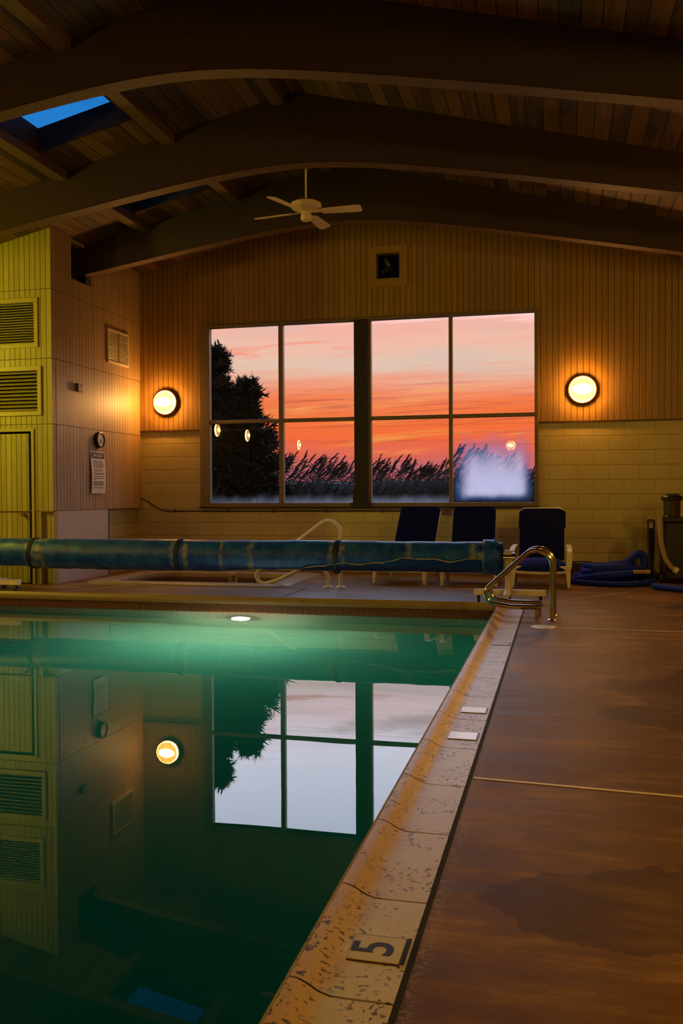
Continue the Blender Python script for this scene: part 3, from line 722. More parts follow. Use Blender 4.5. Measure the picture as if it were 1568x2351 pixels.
# ------------------------------------------------------------------ enclosure fittings
def louvre(name, x0, x1, z0, z1, n, label):
    e = empty(name, ((x0+x1)/2,YF,z0), label=label, cat='louvre')
    f = .055; y0 = YF-.022; m = MB()
    m.box(x0,x1,y0,YF+.03,z0,z0+f); m.box(x0,x1,y0,YF+.03,z1-f,z1); m.box(x1-f,x1,y0,YF+.03,z0+f,z1-f); m.box(x0,x0+f,y0,YF+.03,z0+f,z1-f)
    m.build('frame', M['siding_trim'], e, .003)
    hh = (z1-z0-2*f)/n
    for k in range(n):
        zc = z0+f+hh*(k+.5); m = MB()
        m.obox(((x0+x1)/2,YF+.018,zc), ((x1-x0)/2-f,0,0), (0,.024,hh*.27), (0,-.002,.0035))
        m.build('slat', M['siding_trim'], e)
    return e
M['siding_trim'] = plain('louvre_paint', LIT_WALLCOL, .45)  # wall paint again, lime lamp cast included in the colour
louvre('wall_louvre', -8.4,-6.585,3.075,3.72,16,'upper lime-lit wall louvre with narrow slats')
louvre('wall_louvre', -8.4,-6.545,2.195,2.835,11,'lower lime-lit wall louvre with wide slats')
dr = structure(empty('door_1', (-7.13,YF,0)), 'grooved board door in the enclosure wall', 'door')
m = MB(); m.box(-7.545,-6.772,YF+.035,YF+.075,.01,1.965); m.build('door_leaf', siding('door_boards', 0, LIT_WALLCOL, .0765, .02), dr)  # leaf stops short so the dark backing draws the jamb shadow
m = MB(); m.box(-6.705,-6.665,YF-.012,YF+.0,0,2.03); m.box(-7.60,-6.705,YF-.012,YF+.0,1.99,2.03); m.box(-7.60,-7.56,YF-.012,YF,0,1.99); m.build('door_casing', M['siding_trim'], dr, .003)
m = MB(); m.lathe([(0,.065),(.02,.062),(.03,.048),(.03,.036),(.012,.022),(.012,.006),(.028,.004),(.030,0)], (-6.845,YF+.035,.905), '-y', 20); m.build('door_knob', M['chrome'], dr)
# side wall vent, thermostat, clock, sign
sv = empty('wall_vent', (XS,12.26,3.33), label='cream two-panel vent grille high on the side wall', cat='vent')
X0 = XS-.001
m = MB(); ya,yb2,za,zb = 11.94,12.59,3.085,3.58; f = .03
for q in ((ya,yb2,zb-f,zb),(ya,yb2,za,za+f),(ya,ya+f,za+f,zb-f),(yb2-f,yb2,za+f,zb-f)): m.box(X0,X0+.03,q[0],q[1],q[2],q[3])
m.build('frame', M['vent'], sv, .003)
m = MB(); m.box(X0,X0+.026,12.255,12.28,za+f,zb-f); m.build('centre_bar', M['conduit'], sv)
m = MB(); m.box(X0,X0+.004,ya+f,yb2-f,za+f,zb-f); m.build('backing', M['bronze'], sv)
for k in range(20):
    z = za+f+(zb-za-2*f)*(k+.5)/20; m = MB(); m.obox((X0+.015,(ya+yb2)/2,z), (.010,0,-.006), (0,(yb2-ya)/2-f,0), (.0015,0,.002)); m.build('slat', M['vent'], sv)
th = empty('wall_sensor', (XS,11.1,2.62), label='small grey sensor box on the side wall', cat='sensor')
m = MB(); m.box(X0-.003,X0+.045,11.07,11.19,2.565,2.675); m.build('case', plain('sensor_grey', (.16,.12,.09), .5), th, .004)
m = MB(); m.box(X0+.045,X0+.048,11.14,11.18,2.64,2.665); m.build('button', M['black'], th)
ck = empty('wall_clock', (XS,11.67,1.94), label='round black-rimmed clock above the spa rules sign', cat='clock')
m = MB(); m.lathe([(.0,0.0),(.112,.0),(.115,.01),(.112,.055),(.100,.060),(.096,.045)], (X0-.006,11.67,1.94), 'x', 36); m.build('rim', M['black'], ck)
m = MB(); m.lathe([(0,.044),(.098,.044)], (X0-.006,11.67,1.94), 'x', 36); m.build('face', M['clockface'], ck)
xx = X0+.040
m = MB(); m.obox((xx,11.655,1.915), (.0012,0,0), (0,-.018,-.030), (0,.005,-.003)); m.obox((xx+.002,11.685,1.925), (.0012,0,0), (0,.03,-.03), (0,.003,.003)); m.build('hands', M['black'], ck)
sg = empty('rules_sign', (XS,11.63,1.47), label='tall paper sign headed SPA RULES under the clock', cat='sign')
def bow(z): return .012+.012*math.sin((z-1.18)*7)
m = MB(); zs = [1.18+.59*i/16 for i in range(17)]
for dx in (0,.003): m.add([(X0+bow(z)+dx,y,z) for z in zs for y in (11.44,11.83)], [(2*i,2*i+1,2*i+3,2*i+2) for i in range(16)])
m.build('sheet', M['paper'], sg, recalc=False)
m = MB(); zz = [1.672+.085*i/4 for i in range(5)]; m.add([(X0+bow(z)+.0045,y,z) for z in zz for y in (11.455,11.815)], [(2*i,2*i+1,2*i+3,2*i+2) for i in range(4)]); m.build('heading_band', M['ink'], sg, recalc=False)
text('heading', 'SPA RULES', .062, M['paper'], sg, (X0+bow(1.71)+.0075,11.635,1.714), (PI/2,0,PI/2), .0005, sx=.92)
m = MB()
for z, a, b in ((1.645,11.49,11.77),(1.628,11.48,11.78),(1.611,11.49,11.79),(1.594,11.48,11.80),(1.577,11.49,11.78),(1.560,11.48,11.80),(1.543,11.49,11.73),
                (1.513,11.48,11.79),(1.496,11.50,11.72),(1.468,11.48,11.79),(1.451,11.50,11.80),(1.423,11.48,11.78),(1.396,11.48,11.78),(1.379,11.48,11.53),
                (1.348,11.48,11.79),(1.331,11.48,11.77),(1.314,11.48,11.78),(1.297,11.48,11.74),(1.262,11.48,11.78)):
    xq = X0+bow(z)+.0042; m.box(xq,xq+.001,a,b,z-.004,z+.004)
m.build('small_print', M['txt'], sg)

# ------------------------------------------------------------------ wall sconces
def sconce_proto(lens_mat, label, pos, rot):
    e = empty('wall_sconce', (0,0,0), label=label, cat='wall lamp', group='round bulkhead wall lamps')
    m = MB(); m.lathe([(0,0),(.205,.0),(.212,.012),(.205,.045),(.190,.070),(.176,.072),(.172,.05)], (0,0,0), '-y', 40); m.build('housing', M['bronze'], e)
    m = MB(); m.lathe([(.172,.052),(.172,.075),(.171,.105),(.166,.110),(.15,.118),(.11,.130),(.06,.137),(0.0,.139)], (0,0,0), '-y', 36); m.build('glass', lens_mat, e)
    m = MB()
    for s in (-.062,.062):
        q = [(x, -(.096+.046*math.sqrt(max(0,1-(x*x+s*s)/.0305))), s) for x in [(-1+2*i/12)*math.sqrt(.0302-s*s) for i in range(13)]]
        m.tube(q, .0022, 6); m.tube([(c[2],c[1],c[0]) for c in q], .0022, 6)
    m.build('guard', M['wire'], e)
    for z in (-.186,.186):
        m = MB(); m.lathe([(0,.078),(.007,.076),(.008,.06)], (0,0,z), '-y', 10); m.build('screw', M['chrome'], e)
    e.location = pos; e.rotation_euler = (0,0,rot); return e
s1 = sconce_proto(M['lamp_warm'], 'round glowing wall lamp left of the big window', (-5.955,D-.002,2.585), 0)
s2 = copy_tree(s1); s2.location = (.285,D-.002,2.585); s2['label'] = 'round glowing wall lamp right of the big window'
l0 = sconce_proto(M['lamp_lime'], 'round wall lamp on the far left block wall closest to the board door', (XL+.003,8.3,2.9), PI/2)
sconce_proto(M['lamp_yellow'], 'yellowish round wall lamp on the right-hand block wall', (XRT-.003,1.6,2.9), -PI/2)
l1 = sconce_proto(M['lamp_room'], 'round wall lamp on the far left block wall, 10 metres from the window wall', (XL+.003,3.2,2.9), PI/2)
for x, y, r in ((XL+.003,5.6,PI/2),(XL+.003,.8,PI/2),(XL+.003,-4.6,PI/2),(-1.8,YB+.003,PI),(XRT-.003,7.6,-PI/2),(XRT-.003,-1.0,-PI/2)):
    l = copy_tree(l1); l.location = (x,y,2.9); l.rotation_euler = (0,0,r)
    l['label'] = 'round wall lamp on the ' + ('far left block wall' if x < -5 else 'near end wall' if y < -7 else 'right-hand block wall') + ', %d metres from the window wall' % round(D-y)

# ------------------------------------------------------------------ ceiling fan
FX, FY, FZ = -2.70, 9.52, 4.255
fan = empty('ceiling_fan', (FX,FY,roof(FX)), label='cream four-blade ceiling fan hanging from the ridge', cat='ceiling fan')
m = MB(); m.cyl((FX,FY,roof(FX)),(FX,FY,4.34), .011, 10); m.build('downrod', M['fan'], fan)
m = MB(); m.lathe([(0,.10),(.03,.098),(.12,.085),(.165,.06),(.17,.03),(.15,.005),(.10,-.01),(.05,-.03),(.05,-.05)], (FX,FY,FZ+.0), 'z', 32); m.build('motor', M['fan'], fan)
m = MB(); m.lathe([(.05,-.05),(.058,-.06),(.060,-.10),(.045,-.125),(0,-.135)], (FX,FY,FZ), 'z', 24); m.build('switch_cap', M['fan'], fan)
for an in (1, 84, 171, 249):
    a = math.radians(an); d = Vector((math.cos(a),math.sin(a),0)); w = Vector((-math.sin(a),math.cos(a),0)); up = Vector((0,0,1))
    ti = math.radians(-13); wv = w*math.cos(ti)+up*math.sin(ti); nv = d.cross(wv)
    m = MB(); c0 = Vector((FX,FY,FZ-.03)); prof = [(.17,.035),(.20,.050),(.30,.056),(.50,.064),(.58,.066),(.605,.058),(.615,.045)]
    vs = []; 
    for s in (-.004,.004):
        for r, h in prof: vs += [c0+d*r-wv*h+nv*s, c0+d*r+wv*h+nv*s]
    n = len(prof); fs = []
    for k in range(n-1): fs += [(2*k,2*k+1,2*k+3,2*k+2), (2*n+2*k,2*n+2*k+2,2*n+2*k+3,2*n+2*k+1), (2*k,2*k+2,2*n+2*k+2,2*n+2*k), (2*k+1,2*n+2*k+1,2*n+2*k+3,2*k+3)]
    fs += [(0,2*n,2*n+1,1), (2*n-2,2*n-1,4*n-1,4*n-2)]
    m.add(vs, fs); b = m.build('blade', M['fan'], fan)
    m = MB(); m.obox(c0+d*.13, d*.06, wv*.018, nv*.003); m.build('blade_iron', M['fan'], fan)

# ------------------------------------------------------------------ cover reel
RY, RZc, RR = 9.62, .478, .150
reel = empty('cover_reel', (-3.5,RY,0), label='long blue pool cover rolled on a white wheeled reel at the far pool edge', cat='pool cover reel')
xs2 = [-7.6+.05*i for i in range(int((7.6-.70)/.05)+1)]
def rad(x, a):
    return 1+.018*math.sin(3*x+2*a)+.012*math.sin(9.1*x+1.3*a)+.008*math.sin(23*x+3*a)
m = MB(); na = 30; vs = []
for x in xs2+[-.655,-.60]:
    e = .010 if x > -.7 else 0
    for k in range(na):
        a = 2*PI*k/na; r = (RR-.006+e)*rad(x,a)*(1.0+.05*math.sin(a+2.3)); sag = .012 if math.sin(a) < -.5 else 0
        vs.append((x, RY-r*math.cos(a), RZc+r*math.sin(a)*1.04-sag))
nx = len(xs2)+2
m.add(vs, [(i*na+k, i*na+(k+1) % na, (i+1)*na+(k+1) % na, (i+1)*na+k) for i in range(nx-1) for k in range(na)], True)
inner = m.build('cover_roll', M['cover_in'], reel, recalc=False)
# outer wrap whose loose edge climbs from the underside (left) to mid-front (right)
def edge_angle(x):      # degrees measured from straight toward camera, negative = below
    t = (x+6.4)/5.7
    base = -92+112*max(0,min(1,(t-.42)/.62))**.75 - 24*0
    if x > -1.0: base += 3
    return min(base, -3)-0 + 5*math.sin(7*x)+3*math.sin(19*x+1)+random.uniform(-1.5,1.5)
m = MB(); nb = 22; vs = []; row = []
for x in xs2:
    if x > -.76: break
    ea = edge_angle(x)
    if x < -6.12: ea = -60+ (x+6.12)*-10
    row.append(x)
    for k in range(nb+1):
        a = math.radians(ea+(170-ea)*k/nb); r = (RR+.010+.004*(k < 2))*rad(x,a)*(1.0+.05*math.sin(a+2.3)); sag = .012*(math.sin(a) < -.5)
        vs.append((x, RY-r*math.cos(a), RZc+r*math.sin(a)*1.04-sag))
n1 = nb+1
m.add(vs, [(i*n1+k, i*n1+k+1, (i+1)*n1+k+1, (i+1)*n1+k) for i in range(len(row)-1) for k in range(nb)], True)
fr = MB()
for i, x in enumerate(row):
    pass
fv = []; rf = random.Random(4)
for i, x in enumerate(row):
    q = Vector(vs[i*n1]); fv += [q+Vector((0,-.006,.004)), q+Vector((rf.uniform(-.01,.01),-.007,-rf.uniform(.002,.014)))]
fr.add(fv, [(2*i,2*i+1,2*i+3,2*i+2) for i in range(len(row)-1)])
wrap = m.build('outer_wrap', M['cover'], reel, recalc=False)
sd = wrap.modifiers.new('thickness', 'SOLIDIFY'); sd.thickness = .006; sd.offset = 0
fe = fr.build('frayed_edge', plain('cover_frayed_edge', (.30,.36,.32), .6, 0, .4, 20), wrap, recalc=False); sd = fe.modifiers.new('thickness','SOLIDIFY'); sd.thickness = .003
# torn flap at the right end of the roll
m = MB(); vs = []
for i in range(9):
    for k in range(13):
        a = math.radians(-95+195*k/12); x = -.80+i*.024+.03*math.sin(2.2*k)*i/8-(.05*(k/12))*(i/8)
        r = RR*1.06+.012+.012*(i/8)+.007*math.sin(k*1.7+i)
        vs.append((x, RY-r*math.cos(a), RZc+r*math.sin(a)*1.04))
m.add(vs, [(i*13+k,i*13+k+1,(i+1)*13+k+1,(i+1)*13+k) for i in range(8) for k in range(12)], True)
fl = m.build('end_flap', M['cover'], reel, recalc=False); sd = fl.modifiers.new('thickness','SOLIDIFY'); sd.thickness = .005
for x in (-6.11,-4.24,-2.385):
    m = MB(); q = []
    for k in range(28):
        a = 2*PI*k/28; r = (RR+.020)*rad(x,a)*(1.0+.05*math.sin(a+2.3)); q.append((x+.010*math.sin(a), RY-r*math.cos(a), RZc+r*math.sin(a)*1.04-.012*(math.sin(a) < -.5)))
    vs = []
    for p in q: vs += [(p[0]-.024,p[1],p[2]), (p[0]+.024,p[1],p[2])]
    m.add(vs, [(2*k,2*k+1,(2*k+3) % 56,(2*k+2) % 56) for k in range(28)]); st = m.build('strap', M['strap'], reel, recalc=False)
    sd = st.modifiers.new('thickness','SOLIDIFY'); sd.thickness = .006; sd.offset = 0
m = MB(); m.cyl((-7.75,RY,RZc),(-.50,RY,RZc), .042, 18); m.cyl((-.50,RY,RZc),(-.47,RY,RZc),.05,16); m.build('axle', M['steel'], reel)
def stand(xp, xl, xr):
    m = MB(); m.box(xp-.03,xp+.03,RY-.03,RY+.03,.09,.545); m.box(xp-.038,xp+.038,RY-.038,RY+.038,.51,.555)
    st = m.build('stand', M['white_paint'], reel, .005)
    m = MB(); m.box(xl,xr,RY-.03,RY+.03,.078,.142); m.build('base_bar', M['white_paint'], st, .005)
    m = MB(); m.prism([(RY-.34,.085),(RY-.03,.085),(RY-.03,.20),(RY-.10,.150),(RY-.34,.120)], xp-.028, xp+.028, 'x'); m.prism([(RY+.34,.085),(RY+.03,.085),(RY+.03,.20),(RY+.10,.150),(RY+.34,.120)], xp-.028, xp+.028, 'x')
    m.build('foot', M['white_paint'], st, .004)
    for cx, cy in ((xl+.05,RY),(xr-.05,RY),(xp,RY-.30),(xp,RY+.30)):
        z0 = .041 if cy < 9.6 and cx > -6 and abs(cy-RY) > .1 else .0
        m = MB(); r = .036
        if z0: r = .022; 
        m.cyl((cx-.012,cy,z0*.2+r+.0015),(cx+.012,cy,z0*.2+r+.0015), r, 16); m.box(cx-.016,cx+.016,cy-.006,cy+.006,r,.082); m.build('castor', M['castor'], st)
    for z in (.33,.36):
        m = MB(); m.cyl((xp,RY-.033,z),(xp,RY-.029,z),.006,8); m.build('bolt', M['black'], st)
    return st
stand(-.545,-.900,-.158); stand(-6.75,-7.15,-6.335)

# ------------------------------------------------------------------ stainless grab rails
def rail(y, label, x=0.0):
    e = empty('grab_rail', (-.08+x,y,0), label=label, cat='grab rail', group='stainless pool grab rails')
    xp = -.079+x
    pts = [(xp,y,0),(xp,y,.40)] + arc((xp-.145,.485),.145,0,118,12,y=y)
    a = pts[-1]; c2 = (-.585+x,.225); r2 = .092
    pts += arc(c2, r2, 132, 262, 12, y=y)
    pts += [(-.45+x,y,.112),(-.19+x,y,.112)]
    pts = pts[:2]+pts[2:]
    m = MB(); m.tube(pts, .0235, 16); m.build('rail_tube', M['steel'], e)
    m = MB(); m.cyl((-.215+x,y,0),(-.215+x,y,.11), .02, 14); m.build('leg', M['steel'], e)
    m = MB(); m.lathe([(.024,.012),(.045,.006),(.048,0)], (xp,y,0), 'z', 20); m.build('escutcheon', M['steel'], e)
    return e
rail(8.40, 'bent stainless grab rail at the far pool corner, nearer of the pair')
rail(8.74, 'bent stainless grab rail at the far pool corner, farther of the pair', .012)

# white spa rail
sr = empty('spa_handrail', (-2.66,10.85,0), label='bent white handrail standing beside the spa tub', cat='handrail')
y = 10.85
pts = [(-2.659,y,0),(-2.659,y,.66)] + arc((-2.815,.668),.155,0,120,12,y=y) + arc((-3.655,.125),.10,125,290,12,y=y) + [(-3.46,y,.075),(-3.175,y,.215)]
pts += arc((-2.96,.10),.14,118,0,8,y=y)[:] 
pts += [(-2.82,y,.0)]
m = MB(); m.tube(pts, .024, 14); m.build('rail_tube', M['white_pl'], sr)
for x in (-2.659,-2.82):
    m = MB(); m.lathe([(.024,.02),(.06,.008),(.066,0)], (x,y,0), 'z', 20); m.build('flange', M['white_pl'], sr)

# ------------------------------------------------------------------ chairs
def chair(loc, rz, label, full=True, dropped=False):
    e = empty('lounge_chair', (0,0,0), label=label, cat='chair', group='white resin chairs with navy covers')
    w = .30                        # half width of seat
    # local: front is -y
    def back_pt(t): return (.52+.47*t, .26+.69*t)     # (y,z) along the backrest
    n = Vector((0,-.827,.563))
    def slab(name, s0, s1, hw, th, off, mat, parent, rc=.08):
        q = []
        for sx, sg0 in ((1,1),(-1,-1)):
            pass
        pl = [(-hw,s0),(hw,s0),(hw,s1-rc)] + [(hw-rc+rc*math.cos(PI/2*k/6), s1-rc+rc*math.sin(PI/2*k/6)) for k in range(1,7)] + [(-hw+rc-rc*math.sin(PI/2*k/6), s1-rc+rc*math.cos(PI/2*k/6)) for k in range(0,7)]
        m = MB(); K = len(pl); vs = []
        for d in (off, off+th):
            for x, s in pl:
                yy, zz = back_pt(s); vs.append((x, yy+n.y*d, zz+n.z*d))
        m.add(vs, [tuple(range(K)), tuple(range(2*K-1,K-1,-1))]+[(k,(k+1) % K,K+(k+1) % K,K+k) for k in range(K)])
        return m.build(name, mat, parent, .012)
    slab('backrest', .0, 1.0 if not dropped else 1.0, .283, .03, 0, M['white_pl'], e)
    bc = slab('back_cover', .02, 1.005 if not dropped else .965, .284, .022, .031, M['navy'], e)
    if dropped: slab('cover_pocket', .62, .955, .300, .05, -.008, M['navy'], bc, .07)
    # seat: slightly dished
    m = MB(); ys = [-.10,-.06,.0,.2,.4,.55]; zs = [.215,.245,.268,.27,.26,.255]; vs = []
    for dz in (0,-.035):
        for yy, zz in zip(ys, zs):
            for x in (-.31,-.15,.0,.15,.31): vs.append((x,yy,zz+dz-.012*(1-(x/.31)**2)))
    fs = []; R = 5
    for i in range(5):
        for j in range(4):
            fs.append((i*R+j,i*R+j+1,(i+1)*R+j+1,(i+1)*R+j)); b = 30; fs.append((b+i*R+j,b+(i+1)*R+j,b+(i+1)*R+j+1,b+i*R+j+1))
    for i in range(5): fs += [(i*R,(i+1)*R,30+(i+1)*R,30+i*R),(i*R+4,30+i*R+4,30+(i+1)*R+4,(i+1)*R+4)]
    for j in range(4): fs += [(j,30+j,30+j+1,j+1),(25+j,25+j+1,55+j+1,55+j)]
    m.add(vs, fs, True); m.build('seat', M['white_pl'], e)
    m = MB(); vs = []; nn = 10
    for d in (0, 1):
        for i in range(nn+1):
            yy = -.115+.66*i/nn
            for j in range(9):
                x = -.29+.58*j/8; base = .266-.055*max(0,(-.03-yy)/.085)**1.5; bulge = .085*(1-(abs(x)/.30)**4)*(.55+.45*math.sin(PI*min(1,max(0,(i+1)/nn))))
                vs.append((x*(1+.04*math.sin(PI*i/nn)),yy,base+(bulge if d else -.012*(1-(x/.31)**2)+.001)))
    R = 9; O = (nn+1)*R; fs = []
    for i in range(nn):
        for j in range(8): fs += [(i*R+j,(i+1)*R+j,(i+1)*R+j+1,i*R+j+1),(O+i*R+j,O+i*R+j+1,O+(i+1)*R+j+1,O+(i+1)*R+j)]
        fs += [(i*R,O+i*R,O+(i+1)*R,(i+1)*R),(i*R+8,(i+1)*R+8,O+(i+1)*R+8,O+i*R+8)]
    for j in range(8): fs += [(j,j+1,O+j+1,O+j),(nn*R+j,O+nn*R+j,O+nn*R+j+1,nn*R+j+1)]
    m.add(vs, fs, True); m.build('seat_cover', M['navy_seat'], e)
    for s in (-1, 1):
        m = MB(); pa = [(.335*s,-.06,.23),(.345*s,-.05,.36),(.345*s,-.02,.435),(.345*s,.06,.46),(.343*s,.30,.47),(.335*s,.62,.48)]
        pa = smooth_path(pa, 2); vs = []
        for i, p in enumerate(pa):
            t = (pa[min(i+1,len(pa)-1)]-pa[max(i-1,0)]).normalized(); nv = Vector((0,-t.z,t.y)); 
            for a, b in ((-.032,-.012),(.032,-.012),(.032,.012),(-.032,.012)): vs.append(p+Vector((a,0,0))+nv*b)
        K = len(pa); m.add(vs, [(i*4+k,i*4+(k+1) % 4,(i+1)*4+(k+1) % 4,(i+1)*4+k) for i in range(K-1) for k in range(4)]+[(0,1,2,3),(4*K-1,4*K-2,4*K-3,4*K-4)])
        m.build('armrest', M['white_pl'], e, .006)
        for (yt, ybm, wt, wb_) in ((-.06,-.09,.075,.04),(.42,.66,.07,.038)):
            m = MB(); xt, xb = .325*s, .335*s; vs = []
            for z, yy, ww, x in ((.0,ybm,wb_,xb),(.26,yt,wt,xt)):
                for a, b in ((-1,-1),(1,-1),(1,1),(-1,1)): vs.append((x+a*ww*.42,yy+b*ww*.5,z))
            m.add(vs, [(0,3,2,1),(4,5,6,7),(0,1,5,4),(1,2,6,5),(2,3,7,6),(3,0,4,7)]); m.build('leg', M['white_pl'], e, .005)
    m = MB(); m.box(-.34,.34,-.105,-.07,.205,.262); m.build('front_apron', M['white_pl'], e, .006)
    e.location = loc; e.rotation_euler = (0,0,rz); return e
c3 = chair((-.245,11.33,0), 0.0, 'white chair with navy cover slipped below its white top, nearest the hose', True, True)
c1 = chair((-2.00,11.43,0), math.radians(-7), 'white chair in a navy cover below the centre window post')
c2 = copy_tree(c1); c2.location = (-1.12,11.35,0); c2.rotation_euler = (0,0,math.radians(1)); c2['label'] = 'white chair in a navy cover, middle of the three by the window'

# ------------------------------------------------------------------ clutter on the right
bk = empty('bucket', (.27,12.62,0), label='low dark bucket against the block wall beside the chair', cat='bucket')
m = MB(); m.lathe([(0,.004),(.118,.0),(.125,.01),(.150,.20),(.154,.20),(.130,.012),(.0,.012)], (.26,12.62,0), 'z', 28); m.build('body', M['bucket'], bk)
m = MB(); m.lathe([(.148,.195),(.165,.20),(.168,.215),(.160,.222),(.148,.218)], (.26,12.62,0), 'z', 28); m.build('rim', M['bucket'], bk)
m = MB(); m.tube(arc((.26,.21),.162,180,360,14,y=12.45), .004, 6); m.build('handle', M['conduit'], bk)
hs = empty('hose_pile', (.65,11.9,0), label='thick blue hose heaped in loose coils by the pump', cat='hose')
pts = []
rr = .05
for i in range(46):           # bottom coil, then smaller coils on top
    a = 2*PI*i/15+.4; lay = i/15; sx = .46-.07*lay; sy = .36-.05*lay
    pts.append((.62+.03*math.sin(i)+sx*math.cos(a), 12.02+sy*math.sin(a), rr+.004+.062*lay+.012*math.sin(2.1*i)))
pts += [(.55,11.85,.24),(.72,11.88,.235),(.86,11.98,.30),(.95,12.06,.39),(1.02,12.08,.35),(1.03,12.02,.24),(.98,11.92,.17),(.85,11.80,.20),(.6,11.74,.22),(.38,11.80,.20)]
m = MB(); m.tube(smooth_path(pts,2), rr, 12); m.build('hose', M['hose'], hs)
m = MB(); q = [(.10,11.80,.034),(.32,11.58,.034),(.6,11.47,.034),(.86,11.50,.038),(1.05,11.66,.05),(1.12,11.85,.055)]
m.tube(smooth_path(q,3), .034, 12); m.build('hose_tail', M['hose'], hs)
m = MB(); q = [(.16,11.95,.036),(.36,11.68,.10),(.6,11.60,.13),(.9,11.66,.16),(1.05,11.85,.14)]
m.tube(smooth_path(q,3), .045, 12); m.build('hose_loop', M['hose'], hs)
m = MB(); m.cyl((.86,11.62,.175),(1.06,11.62,.180), .026, 14); m.build('cuff', M['hose_cream'], hs)
h2 = empty('vacuum_hose', (1.3,11.0,0), label='end of a blue hose lying on the deck at the right edge', cat='hose')
m = MB(); m.tube(smooth_path([(1.075,11.36,.036),(1.2,11.12,.038),(1.42,10.85,.045),(1.75,10.6,.048),(2.2,10.6,.048)],3), .036, 12); m.build('hose', M['hose'], h2)
pu = empty('pump_unit', (1.45,12.2,0), label='black wheeled pump with strainer pot on top at the right edge', cat='pump')
m = MB(); m.box(1.26,1.78,12.06,12.6,.04,.78); m.build('body', M['pump'], pu, .03)
m = MB(); m.box(1.235,1.82,12.04,12.62,.78,.835); m.build('top_plate', M['pump'], pu, .012)
m = MB(); m.lathe([(.0,.0),(.11,0),(.112,.02),(.104,.03),(.106,.22),(.112,.225)], (1.373,12.2,.83), 'z', 28); m.build('strainer_pot', M['pump_basket'], pu)
m = MB(); m.lathe([(.112,.0),(.132,.005),(.134,.045),(.118,.065),(.0,.07)], (1.373,12.2,1.05), 'z', 12, False); m.box(1.30,1.46,12.17,12.23,1.11,1.14); m.build('lid', M['pump'], pu)
m = MB(); q = [(1.215,12.03,.84),(1.215,12.0,.70),(1.225,11.98,.5),(1.27,11.97,.32),(1.335,11.97,.22),(1.39,11.97,.185)]
m.tube(smooth_path(q,3), .031, 12); m.build('suction_hose', M['hose_cream'], pu)
m = MB(); m.cyl((1.375,11.97,.19),(1.42,11.97,.165), .04, 14); m.build('hose_cuff', M['white_pl'], pu)
m = MB(); m.cyl((1.28,12.14,.05),(1.22,12.14,.05),.05,16); m.cyl((1.78,12.14,.05),(1.84,12.14,.05),.05,16); m.cyl((1.28,12.52,.05),(1.22,12.52,.05),.05,16); m.cyl((1.78,12.52,.05),(1.84,12.52,.05),.05,16); m.build('wheels', M['castor'], pu)
for z in (.52,.42,.30):
    m = MB(); m.box(1.56,1.70,12.052,12.06,z,z+.045); m.build('label_plate', M['conduit'], pu)
cr = empty('folded_cart', (1.13,12.36,0), label='upright black folded cart leaning beside the pump', cat='cart')
m = MB(); m.obox((1.105,12.36,.40),(.012,0,0),(0,.02,0),(-.008,0,.40)); m.obox((1.165,12.36,.40),(.012,0,0),(0,.02,0),(.010,0,.40)); m.build('uprights', M['pump'], cr)
m = MB(); m.box(1.10,1.16,12.34,12.38,.77,.81); m.build('handle', M['bronze'], cr)
m = MB(); m.obox((1.135,12.375,.36),(.024,0,0),(0,.004,0),(0,0,.33)); m.build('panel', M['black'], cr)
m = MB(); m.cyl((1.17,12.30,.071),(1.195,12.30,.071),.07,18); m.build('wheel', M['castor'], cr)

# ------------------------------------------------------------------ outside
mb = MB(); mb.add([(x,y,z) for y,z in ((D+.25,-.15),(17,-.15),(22,1.42),(30,1.6),(120,1.2)) for x in (-80,60)], [(2*i,2*i+1,2*i+3,2*i+2) for i in range(4)])
structure(mb.build('ground', M['soil'], recalc=False), 'dark ground outside the window', 'ground')
rnd = random.Random(11)
def ribbon(m, pts, w, wdir):
    vs = []; n = len(pts)
    for i, p in enumerate(pts):
        ww = w*(1-i/(n-1))**.7+.0008; d = Vector(wdir)*ww/2; vs += [Vector(p)-d, Vector(p)+d]
    m.add(vs, [(2*i,2*i+1,2*i+3,2*i+2) for i in range(n-1)])
m = MB()
def reed(x, y, h, plume=True):
    lean = rnd.uniform(.10,.30); base = Vector((x,y,-.15))
    def P(t): return base+Vector((lean*t*t*h*.6, 0, h*t))
    ribbon(m, [P(0),P(.3),P(.6),P(.85),P(1)], .012, (1,0,0))
    for k in range(rnd.randint(3,5)):
        t = rnd.uniform(.25,.85); b = P(t); L = rnd.uniform(.25,.5); sg = 1 if rnd.random() < .72 else -1; dy = rnd.uniform(-.15,.15); dr = rnd.uniform(.1,.55)
        ribbon(m, [b, b+Vector((sg*L*.35,dy*.3,L*.42)), b+Vector((sg*L*.75,dy*.7,L*(.62-dr*.4))), b+Vector((sg*L*1.05,dy,L*(.62-dr*1.1)))], .022, (.25,.3,.9))
    if plume:
        tip = P(.90); L = h*rnd.uniform(.13,.20); an = rnd.uniform(.35,.95); ax = Vector((math.sin(an),rnd.uniform(-.1,.1),math.cos(an))); sd = Vector((ax.z,0,-ax.x))
        for k in range(20):
            u = k/19; b = tip+ax*L*u*.8+Vector((0,0,-.02*u)); l2 = L*(.50-.33*u)*rnd.uniform(.7,1.1); sp = rnd.uniform(-.12,.55)
            ribbon(m, [b, b+ax*l2*.6+sd*l2*sp*.6, b+ax*l2+sd*l2*(sp*1.1+.1)], .017, (.7,.2,-.5))
